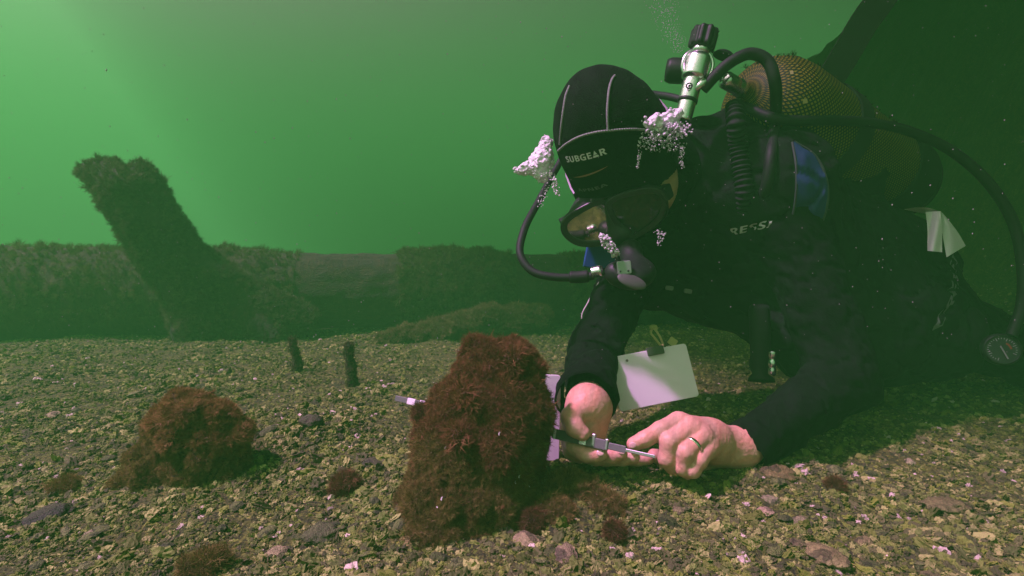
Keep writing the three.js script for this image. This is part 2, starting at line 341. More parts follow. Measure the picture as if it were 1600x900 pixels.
// ---------------------------------------------------------------- low weedy ridge in front of the log
{
  const pts = [[600, 535, 2.05], [690, 520, 2.15], [760, 505, 2.25], [835, 503, 2.35]].map(([x, y, d]) => P(x, y, d));
  const o = thing('weedy_branch', 'low branch smothered in pale green weed beside the sunken log', 'branch', V(pts[1].x, 0, pts[1].z));
  const cs = pts.slice(1).map((p, i) => cap(pts[i], p, 0.03 + 0.012 * i, 0.045 + 0.014 * i));
  const f = (x, y, z) => { let d = 9; for (const c of cs) d = smin(d, c(x, y, z), 0.05); return d + 0.03 * fbm3(x * 8, y * 8, z * 8, 4); };
  const g = local(surface(f, V(-0.75, -0.1, -2.6), V(0.3, 0.25, -1.85), 0.014), o);
  mesh('stem', g, crustMat(rgb(0.5, 0.55, 0.35)), o);
  overgrow('weed', g, o, 4500, 0.022, () => { const q = rr(0.5, 1.3); return [0.17 * q, 0.17 * q, 0.06 * q]; }, (x, y, z, ny) => ny > -0.1, 0.6);
}
// ---------------------------------------------------------------- two thin stakes
for (const [bx, by, tx, ty, label] of [[466, 580, 456, 526, 'short dark wooden stake, the one standing closer to the log'], [550, 604, 545, 533, 'taller dark wooden stake with a knobbly side']]) {
  const b = onGround(bx, by), d = -b.z, t = P(tx, ty, d), o = thing('wooden_stake', label, 'stake', b, 'stakes in the seabed');
  const g = capped([b.clone().add(V(0, -0.03, 0)), b.clone().lerp(t, 0.35).add(V(0.002, 0, 0)), b.clone().lerp(t, 0.7).add(V(-0.001, 0, 0)), t], 0.012, 40, 16, (u) => 1.2 - 0.5 * u + 0.1 * Math.sin(u * 19 + bx));
  const p = g.attributes.position; for (let i = 0; i < p.count; i++) { const x = p.getX(i), y = p.getY(i), z = p.getZ(i), k = 0.004; p.setXYZ(i, x + k * n3(x * 70, y * 40, z * 70), y, z + k * n3(x * 70 + 9, y * 40, z * 70)); }
  g.computeVertexNormals(); local(g, o); mesh('shaft', g, crustMat(rgb(0.4, 0.36, 0.22)), o);
  overgrow('weed', g, o, 420, 0.007, () => { const q = rr(0.4, 1.3); return [0.11 * q, 0.095 * q, 0.04 * q]; });
}
// ---------------------------------------------------------------- big stump covered in red algae
{
  const base = onGround(740, 806), o = thing('algae_stump', 'tall upright stump thickly covered in dark red algae, measured by the diver', 'stump', base);
  const cs = [
    [cap(P(684, 800, 0.60), P(744, 640, 0.63), 0.052, 0.041)], [cap(P(746, 640, 0.63), P(770, 590, 0.645), 0.044, 0.037)], [cap(P(745, 800, 0.60), P(784, 650, 0.64), 0.052, 0.049)],
    [cap(P(784, 650, 0.64), P(800, 588, 0.65), 0.050, 0.030)], [cap(P(800, 588, 0.65), P(804, 558, 0.65), 0.030, 0.014)], [cap(P(795, 785, 0.62), P(812, 690, 0.64), 0.026, 0.034)], [cap(P(712, 665, 0.63), P(682, 690, 0.62), 0.026, 0.016)], [cap(P(748, 580, 0.64), P(752, 560, 0.64), 0.024, 0.016)],
  ].map((a) => a[0]);
  const raw = (x, y, z) => { let d = 9; for (const c of cs) d = smin(d, c(x, y, z), 0.03); return d; };
  const f = (x, y, z) => raw(x, y, z) + 0.015 * fbm3(x * 26, y * 22, z * 26, 4) + 0.004;
  const g = local(surface(f, V(-0.24, -0.05, -0.80), V(0.09, 0.27, -0.5), 0.0045), o);
  mesh('stump', g, crustMat(rgb(0.25, 0.16, 0.1)), o);
  const red = (x, y, z) => { const m = y + 0.05 * fbm3(x * 12, y * 12, z * 12, 3) + 0.25 * x; return m > 0.075 ? redTone() : m > 0.05 ? (rnd() < 0.5 ? redTone() : oliveTone()) : (rnd() < 0.12 ? redTone() : oliveTone()); };
  overgrow('algae', g, o, 36000, 0.0072, red, null, 0.2);
  overgrow('algae_fringe', g, o, 6000, 0.0125, red, (x, y, z) => y > 0.06 && n3(x * 16, y * 16, z * 16) > 0.05, 0.35);
  const wm = phys(rgb(0.8, 0.76, 0.72), 0.5);
  for (const [px, py] of [[782, 676], [698, 698], [684, 788], [800, 770], [812, 742], [826, 755], [806, 750], [692, 776]]) {
    const a = V(0, CAM_H, 0), dir = P(px, py, 1).sub(a); let t = 0.4; while (t < 0.8 && f(a.x + dir.x * t, a.y + dir.y * t, a.z + dir.z * t) > 0.003) t += 0.001;
    const c = a.clone().addScaledVector(dir, t), th = rr(0, 6.28), pts = []; const tr = rr(0.0008, 0.0018), tk = rr(0.3, 0.8); for (let i = 0; i < 6; i++) { const q = th + i * tk; pts.push(c.clone().add(V(Math.cos(q) * tr, Math.sin(q) * tr * 1.3, 0.003 + i * 0.0009))); }
    mesh('tube_worm', local(capped(pts, 0.0007, 14, 6), o), wm, o);
  }
}
// ---------------------------------------------------------------- small stump
{
  const base = onGround(320, 745), o = thing('algae_stump', 'small squat stump with a shaggy cap of orange red algae', 'stump', base), D = -base.z + 0.02;
  const cs = [ell(P(300, 662, D), V(1, 0, 0), V(0, 1, 0), V(0, 0, 1), 0.050, 0.036, 0.04), cap(P(278, 640, D), P(300, 645, D), 0.018, 0.022), cap(P(352, 668, D), P(372, 672, D), 0.026, 0.017), cap(P(330, 690, D), P(345, 735, D), 0.042, 0.034), cap(P(262, 690, D + 0.03), P(195, 748, D), 0.032, 0.016), cap(P(285, 700, D), P(290, 745, D - 0.02), 0.026, 0.016), cap(P(250, 740, D), P(300, 745, D), 0.03, 0.03)];
  const f = (x, y, z) => { let d = 9; for (const c of cs) d = smin(d, c(x, y, z), 0.02); return d + 0.020 * fbm3(x * 24, y * 24, z * 24, 4) + 0.004; };
  const g = local(surface(f, V(base.x - 0.2, -0.05, base.z - 0.13), V(base.x + 0.12, 0.19, base.z + 0.1), 0.0045), o);
  mesh('stump', g, crustMat(rgb(0.3, 0.22, 0.12)), o);
  const tone = (x, y, z) => (y + 0.25 * x + 0.02 * fbm3(x * 18, y * 18, z * 18, 2) > 0.038 ? (() => { const k = rr(0.6, 1.3); return [0.235 * k, 0.155 * k, 0.05 * k]; })() : oliveTone());
  overgrow('algae', g, o, 13000, 0.0075, tone, null, 0.25);
  overgrow('algae_fringe', g, o, 2600, 0.011, tone, (x, y, z) => y > 0.05 && n3(x * 18, y * 18, z * 18) > 0.1, 0.4);
}
// ---------------------------------------------------------------- small tufts of weed on the seabed
const weedSpots = [
  [538, 770, 0.014, 1, 'small round tuft of orange red algae beside a dark clam shell'], [834, 828, 0.011, 1, 'red algae ball at the foot of the big stump'], [962, 842, 0.008, 1, 'dim red algae tuft lying on coarse grit'],
[1306, 766, 0.006, 1, 'thin upright red algae tuft on dark gravel'], [320, 892, 0.019, 0, 'dark olive weed clump on pale coarse gravel'], [102, 766, 0.016, 0, 'flat dark weed clump on ribbed gravel'],
  [672, 835, 0.026, 0, 'green weed cushion at the left foot of the big stump'], [890, 762, 0.034, 0, 'broad dark green weed bed right beside the big stump'], [945, 792, 0.024, 0, 'dark weed patch below the hands'], [868, 800, 0.022, 0, 'weed patch between the big stump and a broken shell'], [660, 655, 0.012, 1, 'reddish tuft growing under the caliper end'],
];
for (const [px, py, r, red, label] of weedSpots) {
  const c = px === 660 ? P(664, 656, 0.63) : onGround(px, py), o = thing('algae_tuft', label, 'algae', c), g = mergeVertices(new THREE.IcosahedronGeometry(1, 4).deleteAttribute('uv').deleteAttribute('normal')), p = g.attributes.position, flat = red ? 0.95 : r > 0.021 ? 0.3 : 0.6;
  for (let i = 0; i < p.count; i++) { const x = p.getX(i), y = p.getY(i), z = p.getZ(i), k = r * (0.66 + 0.85 * fbm3(x * 1.5 + px, y * 1.5, z * 1.5, 4)); p.setXYZ(i, x * k, y * k * flat + (red ? r * 0.35 : 0), z * k); }
  g.computeVertexNormals();
  mesh('cushion', g, mat(red ? rgb(0.11, 0.05, 0.02) : rgb(0.045, 0.045, 0.02), 0.95), o);
  overgrow('sprigs', g, o, Math.round(900 + 40000 * r), 0.0075 + r * 0.12, red ? () => { const k = rr(0.6, 1.4); return [0.13 * k, 0.07 * k, 0.03 * k]; } : oliveTone, (x, y) => y > -0.3 * r, 0.4);
}
// ---------------------------------------------------------------- shells and stones that can be picked out
function shellShape(kind, s) {
  const g = mergeVertices(new THREE.IcosahedronGeometry(1, 5).deleteAttribute('uv').deleteAttribute('normal')), p = g.attributes.position;
  for (let i = 0; i < p.count; i++) {
    let x = p.getX(i), y = p.getY(i), z = p.getZ(i); const a = Math.atan2(z, x), e = fbm3(x * 1.3 + s, y * 1.3, z * 1.3 + s, 4);
    if (kind === 'shell') { const r = 1 + 0.22 * fbm2(Math.cos(a) * 1.5 + s, Math.sin(a) * 1.5, 4), q = x * x + z * z; x *= r; z *= r * 0.78; y = y * 0.10 + 0.30 * (1 - q) + 0.035 * Math.sin(Math.sqrt(q) * 26 + e * 3) + 0.1 * e; }
    else { const r = 1 + 0.35 * e; x *= r; y *= r * (kind === 'slab' ? 0.3 : 0.55); z *= r * 0.75; }
    p.setXYZ(i, x, y, z);
  }
  g.computeVertexNormals(); const uv = new Float32Array(p.count * 2); for (let i = 0; i < p.count; i++) { uv[2 * i] = p.getX(i) * 0.12 + s; uv[2 * i + 1] = p.getZ(i) * 0.12; } g.setAttribute('uv', new THREE.BufferAttribute(uv, 2)); return g;
}
const pale = noiseTex(512, (u, v) => { const t = 0.72 + 0.12 * tile(u, v, 16) + 0.14 * tile(u, v, 60, 4), m = tile(u, v, 9, 8) > 0.25 ? 0.7 : 1; return [t * m * 0.95, t * m, t * m * 0.8]; });
const stoneMat = (c) => mat(c, 0.8, { map: pale, bumpMap: crustBump, bumpScale: 0.003 });
for (const [px, py, wpx, kind, c, tilt, label] of [
  [822, 850, 23, 'shell', [0.62, 0.52, 0.38], -0.35, 'broken pale shell with a ragged edge in front of the big stump'], [882, 880, 26, 'shell', [0.42, 0.34, 0.27], -0.7, 'upright broken oyster shell with a pale scar'], [1196, 802, 16, 'slab', [0.8, 0.62, 0.55], 0.1, 'flat pinkish white pebble'],
  [1203, 784, 14, 'stone', [0.55, 0.52, 0.4], 0, 'smooth oval pebble behind a flat pink pebble'], [1252, 820, 16, 'stone', [0.5, 0.47, 0.34], 0, 'rounded cream pebble beside coarse shell hash'], [1216, 744, 28, 'slab', [0.28, 0.24, 0.11], -0.3, 'mossy flat stone tilted up behind the pebbles'],
  [1290, 873, 36, 'slab', [0.40, 0.36, 0.2], 0.05, 'large flat tan stone bedded in gravel'], [1422, 724, 9, 'stone', [0.75, 0.72, 0.55], 0, 'small whitish pebble in the diver’s shade'], [1478, 796, 34, 'slab', [0.27, 0.26, 0.13], 0.08, 'wide flat greenish stone bedded in gravel'],
  [516, 797, 7, 'stone', [0.9, 0.8, 0.88], 0, 'tiny bright white chip near the orange algae tuft'], [302, 652, 9, 'shell', [0.55, 0.5, 0.34], -0.3, 'small pale shell behind the small stump'], [82, 651, 12, 'shell', [0.62, 0.55, 0.4], -0.2, 'pale shell lying open on the ribbed gravel'],
  [430, 870, 19, 'shell', [0.6, 0.52, 0.38], -0.5, 'thin crescent shell edge in coarse gravel'], [486, 662, 20, 'stone', [0.09, 0.085, 0.05], 0, 'dark rounded stone between the two stumps'], [583, 730, 20, 'shell', [0.12, 0.12, 0.07], -0.3, 'dark ribbed clam shell against the big stump'],
  [72, 812, 34, 'slab', [0.06, 0.065, 0.025], -0.25, 'long dark slab jutting from the gravel'], [505, 838, 30, 'slab', [0.13, 0.15, 0.07], -0.2, 'large greenish slab half sunk in grit'], [640, 850, 16, 'stone', [0.5, 0.42, 0.22], 0, 'tan block of stone in front of the green weed cushion'],
  [140, 838, 12, 'shell', [0.62, 0.56, 0.44], -0.2, 'pale flat shell with a dull rim on coarse grit'], [1455, 905, 14, 'stone', [0.3, 0.28, 0.16], 0, 'brown pebble at the edge of a flat tan stone'], [1350, 850, 15, 'stone', [0.42, 0.36, 0.22], 0, 'tan pebble beside a flat tan stone'], [1060, 800, 12, 'stone', [0.42, 0.38, 0.25], 0, 'grey tan pebble in front of the curled hand'],
  [1245, 850, 14, 'slab', [0.3, 0.26, 0.17], 0.1, 'brown chip of stone under a cream pebble'], [1310, 757, 18, 'slab', [0.12, 0.1, 0.055], 0, 'flat dark stone behind a thin red tuft'],
]) {
  const at = onGround(px, py), r = wpx / FPX * -at.z, o = mesh(kind === 'shell' ? 'shell' : 'stone', shellShape(kind, px * 0.37), stoneMat(rgb(...c)));
  o.position.copy(at); o.position.y += r * 0.15; o.scale.setScalar(r); o.rotation.set(-tilt, px * 0.71, 0); o.rotation.order = 'XYZ'; tag(o, label, kind === 'shell' ? 'shell' : 'stone');
}
{ // loose fragments of one look: only their place tells them apart
  const shapes = [shellShape('shell', 3.1), shellShape('shell', 8.7), shellShape('slab', 5.2), shellShape('stone', 12.9)], mats = [[0.25, 0.30, 0.12], [0.15, 0.19, 0.07], [0.36, 0.41, 0.2]].map((c) => stoneMat(rgb(...c)));
  for (let i = 0; i < 110; i++) {
    const at = onGround(rr(-20, 1620), 560 + 340 * Math.pow(rnd(), 0.6)), k = i % 4, o = mesh(k < 2 ? 'shell_fragment' : 'pebble', shapes[k], mats[(i * 7) % 3]); const s = rr(0.006, 0.0125) * (0.6 + 0.5 * -at.z);
    o.position.copy(at); o.position.y += s * 0.3; o.scale.set(s * rr(0.8, 1.3), s, s); o.rotation.set(rr(-0.5, 0.5), rr(0, 6.28), rr(-0.4, 0.4));
    const look = ['tan', 'dark olive', 'pale cream'][(i * 7) % 3] + ' ' + ['smooth domed shell fragment', 'ragged domed shell fragment', 'flat chip of stone', 'rounded pebble'][k];
    tag(o, look + ' lying loose among the grit', k < 2 ? 'shell' : 'stone', look + 's on the seabed');
  }
}
// ---------------------------------------------------------------- the diver
const rot = (v, ax, deg) => v.clone().applyAxisAngle(ax, deg * Math.PI / 180);
// head frame: hr to the diver's left (picture right), hu to the crown, hf out of the face
const HP = 50 * Math.PI / 180;
let hr = V(1, 0, 0), hu = V(0, Math.cos(HP), Math.sin(HP)), hf = V(0, -Math.sin(HP), Math.cos(HP));
[hr, hu, hf] = [hr, hu, hf].map((v) => rot(rot(v, V(0, 1, 0), -25), V(0, 0, 1), 16));
const HC = P(960, 226, 0.89);
const H = (a, b, c) => HC.clone().addScaledVector(hr, a).addScaledVector(hu, b).addScaledVector(hf, c);

const J = {
  neck: P(1085, 290, 1.02), shR: P(990, 410, 1.08), shL: P(1228, 335, 0.95), elR: P(928, 555, 0.90), wrR: P(917, 628, 0.705), elL: P(1316, 592, 0.865), wrL: P(1172, 697, 0.745),
  chest: P(1150, 385, 1.08), belly: P(1290, 400, 1.18), pelv: P(1385, 425, 1.27), hipL: P(1425, 490, 1.12), hipR: P(1360, 450, 1.40), knL: P(1610, 560, 1.16), knR: P(1570, 560, 1.55), anL: P(1930, 588, 1.27), anR: P(1850, 560, 1.66), toL: P(2080, 575, 1.30), toR: P(1980, 555, 1.72),
};
const neckHead = H(0, -0.09, -0.04);
const limbs = (grow) => {
  const c = (a, b, r0, r1, k = 0.04) => ({ f: cap(a, b, r0 + grow, r1 + grow), k });
  return [
    c(J.chest, J.belly, 0.125, 0.118, 0.05), c(J.belly, J.pelv, 0.118, 0.125, 0.06), c(J.shR, J.shL, 0.07, 0.07, 0.08), c(J.chest, J.neck, 0.10, 0.07, 0.06), c(J.neck, neckHead, 0.066, 0.06, 0.05),
    c(J.shR, J.elR, 0.058, 0.046, 0.04), c(J.elR, J.wrR, 0.048, 0.036, 0.02), c(J.shL, J.elL, 0.064, 0.054, 0.05), c(J.elL, J.wrL, 0.055, 0.035, 0.02),
    c(J.pelv, J.hipL, 0.12, 0.10, 0.05), c(J.pelv, J.hipR, 0.12, 0.10, 0.05), c(J.hipL, J.knL, 0.092, 0.062, 0.04), c(J.knL, J.anL, 0.060, 0.040, 0.03), c(J.hipR, J.knR, 0.092, 0.062, 0.04), c(J.knR, J.anR, 0.060, 0.040, 0.03), c(J.anL, J.toL, 0.042, 0.028, 0.02), c(J.anR, J.toR, 0.042, 0.028, 0.02),
  ];
};
const bodyOf = (parts) => (x, y, z) => { let d = 9; for (const p of parts) d = smin(d, p.f(x, y, z), p.k); return d; };
const skull = (g) => { const a = ell(H(0, 0.004, 0), hr, hu, hf, 0.087 + g, 0.130 + g, 0.104 + g), j = ell(H(0, -0.085, 0.045), hr, hu, hf, 0.074 + g, 0.058 + g, 0.060 + g); return (x, y, z) => smin(a(x, y, z), j(x, y, z), 0.06); };

// fingers: chains of joints with radii, palm first
function hand(palm, fingers) {
  const ps = palm.map(([a, b, r0, r1]) => cap(a, b, r0, r1)), fs = fingers.map((ch) => ch.pts.slice(1).map((q, i) => cap(ch.pts[i], q, ch.r[i], ch.r[i + 1])));
  return (x, y, z) => {
    let d = 9; for (const p of ps) d = smin(d, p(x, y, z), 0.014);
    let e = 9; for (const f of fs) { let m = 9; for (const c of f) m = smin(m, c(x, y, z), 0.004); e = smin(e, m, 0.0022); }
    return smin(d, e, 0.007) + 0.0003 * n3(x * 160, y * 160, z * 160);
  };
}
const R = (...r) => r;
// the hand by the big stump: thumb above the caliper, fingers flat beneath it
const handR = hand([
  [J.elR.clone().lerp(J.wrR, 0.7), P(917, 634, 0.70), 0.024, 0.026], [P(917, 634, 0.70), P(902, 676, 0.695), 0.027, 0.022], [P(930, 640, 0.705), P(928, 672, 0.705), 0.022, 0.018], [P(902, 676, 0.695), P(896, 703, 0.70), 0.021, 0.015], [P(915, 690, 0.715), P(905, 708, 0.72), 0.016, 0.012],
], [
  { pts: [P(897, 697, 0.675), P(915, 709, 0.660), P(930, 710, 0.655), P(939, 709, 0.652)], r: R(0.0125, 0.0108, 0.0100, 0.0088) },
  { pts: [P(897, 704, 0.690), P(930, 714, 0.678), P(955, 712, 0.670), P(970, 709, 0.667)], r: R(0.0125, 0.0110, 0.0102, 0.0090) },
  { pts: [P(905, 708, 0.702), P(945, 716, 0.692), P(972, 716, 0.686), P(990, 714, 0.682)], r: R(0.0120, 0.0105, 0.0098, 0.0086) },
  { pts: [P(915, 706, 0.718), P(960, 716, 0.708), P(995, 718, 0.702), P(1013, 717, 0.700)], r: R(0.0110, 0.0094, 0.0086, 0.0078) },
  { pts: [P(908, 640, 0.685), P(893, 652, 0.668), P(898, 668, 0.655), P(910, 677, 0.652)], r: R(0.0160, 0.0140, 0.0120, 0.0100) },
]);
const handL = hand([
  [J.elL.clone().lerp(J.wrL, 0.72), P(1160, 697, 0.738), 0.024, 0.026], [P(1160, 697, 0.738), P(1108, 683, 0.715), 0.025, 0.022], [P(1150, 708, 0.735), P(1112, 704, 0.715), 0.021, 0.019], [P(1108, 683, 0.715), P(1062, 662, 0.70), 0.022, 0.0145], [P(1108, 683, 0.715), P(1082, 672, 0.69), 0.022, 0.0145], [P(1110, 690, 0.712), P(1098, 684, 0.685), 0.021, 0.0140], [P(1115, 700, 0.712), P(1108, 700, 0.684), 0.018, 0.0130],
], [
  { pts: [P(1060, 660, 0.698), P(1033, 672, 0.682), P(1008, 686, 0.676), P(990, 694, 0.674)], r: R(0.0140, 0.0118, 0.0105, 0.0092) },
  { pts: [P(1078, 670, 0.686), P(1046, 690, 0.668), P(1042, 717, 0.668), P(1050, 730, 0.675)], r: R(0.0140, 0.0122, 0.0112, 0.0098) },
  { pts: [P(1096, 683, 0.681), P(1071, 707, 0.660), P(1066, 730, 0.664), P(1074, 738, 0.674)], r: R(0.0136, 0.0118, 0.0108, 0.0094) },
  { pts: [P(1106, 699, 0.680), P(1092, 719, 0.661), P(1082, 735, 0.660), P(1084, 737, 0.668)], r: R(0.0126, 0.0108, 0.0098, 0.0088) },
  { pts: [P(1130, 712, 0.735), P(1090, 722, 0.728), P(1048, 718, 0.718), P(1022, 712, 0.708)], r: R(0.0150, 0.0130, 0.0112, 0.0095) },
]);
const person = thing('person', 'diver in a black hooded wetsuit crouching forward and measuring the big stump', 'person', V(J.chest.x, 0, J.chest.z));
const skinTex = noiseTex(512, (u, v) => { const t = 0.74 + 0.05 * tile(u, v, 12) + 0.035 * tile(u, v, 60, 3), b = 0.03 * tile(u, v, 7, 9); return [t + b + 0.05, t * 0.86 - b, t * 0.74 - b]; });
const skinBump = noiseTex(512, (u, v) => { const t = 0.5 + 0.25 * tile(u, v, 50, 2) + 0.25 * tile(u, v, 160, 5); return [t, t, t]; }, false);
{
  const inner = bodyOf(limbs(-0.012)), sk = skull(0);
  const nose = cap(H(0, -0.02, 0.105), H(0, -0.055, 0.122), 0.009, 0.013);
  const bodyG = surface((x, y, z) => smin(inner(x, y, z), sk(x, y, z), 0.03), V(0.0, -0.02, -1.95), V(2.35, 0.66, -0.70), 0.016);
  const faceG = surface((x, y, z) => smin(sk(x, y, z) + 0.0008 * n3(x * 90, y * 90, z * 90), nose(x, y, z), 0.012), HC.clone().addScalar(-0.17), HC.clone().addScalar(0.17), 0.005);
  const hrG = surface(handR, V(0.05, 0.0, -0.80), V(0.22, 0.18, -0.62), 0.0022), hlG = surface(handL, V(0.13, -0.01, -0.84), V(0.42, 0.16, -0.63), 0.0022);
  const g = mergeGeometries([bodyG, faceG, hrG, hlG].map((q) => { const h = q; return h; }));
  const uv = g.attributes.uv; for (let i = 0; i < uv.array.length; i++) uv.array[i] *= 9;
  mesh('body', local(g, person), phys(rgb(1.0, 0.96, 0.90), 0.46, { map: skinTex, bumpMap: skinBump, bumpScale: 0.0003, specularIntensity: 0.6 }), person);
  // nails and ring
  const nailM = phys(rgb(0.62, 0.42, 0.36), 0.25);
  const nail = (f, px, py, dirx, diry) => { const c = hit(f, px, py, 0.0006), n = grad(f, c), x = V(dirx, -diry, 0).addScaledVector(n, -n.dot(V(dirx, -diry, 0))).normalize(), y = x.clone().cross(n); const q = new THREE.SphereGeometry(1, 14, 8, 0, 6.2832, 0, 1.5).scale(0.0052, 0.0014, 0.0042).applyMatrix4(frame(x, n, y, c.clone().addScaledVector(n, -0.0006))); mesh('fingernail', local(q, person), nailM, person); };
  function grad(f, p) { const e = 0.0008; return V(f(p.x + e, p.y, p.z) - f(p.x - e, p.y, p.z), f(p.x, p.y + e, p.z) - f(p.x, p.y - e, p.z), f(p.x, p.y, p.z + e) - f(p.x, p.y, p.z - e)).normalize(); }
  nail(handL, 988, 696, -1, 0.45); nail(handR, 938, 707, 1, 0); nail(handR, 972, 705, 1, 0);
}
// first meeting of a sight line from the camera's station with a signed-distance surface
function hit(f, px, py, lift = 0) {
  const a = V(0, CAM_H, 0), d = P(px, py, 1).sub(a), l = d.length(); d.divideScalar(l); let t = 0.3;
  for (let i = 0; i < 400 && t < 3; i++) { const s = f(a.x + d.x * t, a.y + d.y * t, a.z + d.z * t) - lift; if (s < 2e-4) break; t += Math.max(2e-4, s * 0.6); }
  return a.addScaledVector(d, t);
}
// a panel lying on a surface between two edges given as lists of sight lines
function panel(f, left, right, nu, nv, lift) {
  const L = new THREE.CatmullRomCurve3(left.map(([x, y]) => V(x, y, 0))), Rr = new THREE.CatmullRomCurve3(right.map(([x, y]) => V(x, y, 0))), pos = [], idx = [];
  for (let j = 0; j <= nv; j++) for (let i = 0; i <= nu; i++) { const a = L.getPoint(j / nv), b = Rr.getPoint(j / nv), q = hit(f, a.x + (b.x - a.x) * i / nu, a.y + (b.y - a.y) * i / nu, lift); pos.push(q.x, q.y, q.z); }
  for (let j = 0; j < nv; j++) for (let i = 0; i < nu; i++) { const a = j * (nu + 1) + i; idx.push(a, a + nu + 1, a + 1, a + 1, a + nu + 1, a + nu + 2); }
  const g = new THREE.BufferGeometry(); g.setAttribute('position', new THREE.Float32BufferAttribute(pos, 3)); g.setIndex(idx); g.computeVertexNormals(); return g;
}
// a print of given height in metres, laid on a surface from a to b, with its own 0..1 layout
function gradOf(f, p) { const e = 0.002; return V(f(p.x + e, p.y, p.z) - f(p.x - e, p.y, p.z), f(p.x, p.y + e, p.z) - f(p.x, p.y - e, p.z), f(p.x, p.y, p.z + e) - f(p.x, p.y, p.z - e)).normalize(); }
function printOn(f, pa, pb, height, lift = 0.0012) {
  const a = hit(f, ...pa), b = hit(f, ...pb), c = a.clone().lerp(b, 0.5), N = gradOf(f, a).add(gradOf(f, b)).normalize(), X = b.clone().sub(a).multiplyScalar(0.5);
  X.addScaledVector(N, -X.dot(N)); const Y = N.clone().cross(X).normalize().multiplyScalar(height / 2);
  return pressed(f, c, X, Y, N, 28, 8, lift);
}
function lettering(w, h, draw) { // printed marks as an alpha-cut texture
  const c = document.createElement('canvas'); c.width = w; c.height = h; const x = c.getContext('2d'); x.fillStyle = '#000'; x.fillRect(0, 0, w, h); x.fillStyle = '#fff'; x.strokeStyle = '#fff'; draw(x, w, h);
  const t = new THREE.CanvasTexture(c); t.magFilter = THREE.LinearFilter; return t;
}
const print = (tex, c) => mat(c, 0.7, { alphaMap: tex, transparent: true, side: THREE.DoubleSide });

const neopreneBump = noiseTex(512, (u, v) => { const t = 0.5 + 0.3 * tile(u, v, 8, 1) + 0.2 * tile(u, v, 150, 4); return [t, t, t]; }, false);
const neopreneMap = noiseTex(512, (u, v) => { const k = 0.62 + 0.16 * tile(u, v, 9) + 0.10 * tile(u, v, 120, 3), s = tile(u, v, 170, 12) > 0.62 ? 0.32 : 0; return [k + s, k + s, k + s]; });
const neoprene = phys(rgb(0.009, 0.010, 0.010), 0.9, { map: neopreneMap, bumpMap: neopreneBump, bumpScale: 0.002, specularIntensity: 0.16 });
// ---- wetsuit
const suitBase = bodyOf(limbs(0.0)), cuffs = [[P(917, 620, 0.722), J.wrR.clone().sub(J.elR).normalize()], [P(1166, 697, 0.742), J.wrL.clone().sub(J.elL).normalize()]];
const suit = (x, y, z) => {
  let d = suitBase(x, y, z) + 0.004 * n3(x * 14, y * 14, z * 14) + 0.0022 * n3(x * 40, y * 60, z * 40); { const w = n3(x * 7 + y * 6, y * 15, z * 9 + 3), v = n3(x * 16, y * 20 + 5, z * 16); d += 0.0065 * Math.exp(-w * w * 60) + 0.003 * Math.exp(-v * v * 50); }
  for (const [c, n] of cuffs) if (Math.hypot(x - c.x, y - c.y, z - c.z) < 0.085) d = Math.max(d, (x - c.x) * n.x + (y - c.y) * n.y + (z - c.z) * n.z);   // open cuffs
  return d;
};
{
  const g = surface(suit, V(0.0, -0.02, -1.95), V(2.35, 0.62, -0.66), 0.009); const uv = g.attributes.uv; for (let i = 0; i < uv.array.length; i++) uv.array[i] *= 3;
  const w = mesh('wetsuit', local(g, person), neoprene, person);
  for (const [c, d, r] of [[P(917, 619, 0.724), J.wrR.clone().sub(J.elR), 0.043], [P(1168, 697, 0.744), J.wrL.clone().sub(J.elL), 0.0365]]) { // rolled cuffs
    const k = along(lathe([[r - 0.008, -0.024], [r, -0.021], [r + 0.0015, 0], [r, 0.013], [r - 0.003, 0.0155]], 40), c, c.clone().add(d)), p = k.attributes.position; for (let i = 0; i < p.count; i++) { const x = p.getX(i), y = p.getY(i), z = p.getZ(i), q = 0.0025 * n3(x * 55, y * 55, z * 55); p.setXYZ(i, x + q, y + q, z + q); }
    k.computeVertexNormals(); mesh('cuff', local(k, person), neoprene, w);
  }
  // pale piping down the outside of the sleeve
  const pts = [[913, 440], [912, 470], [908, 495], [903, 515]].map(([x, y]) => P(x, y, 0.985));
  mesh('seam', local(capped(pts.map((p) => { const q = p.clone(); for (let i = 0; i < 30; i++) { const s = suit(q.x, q.y, q.z); if (s < 0.001) break; q.x += s * 0.7; } return q; }), 0.0016, 30, 6), person), mat(rgb(0.45, 0.45, 0.4), 0.8), w);
}
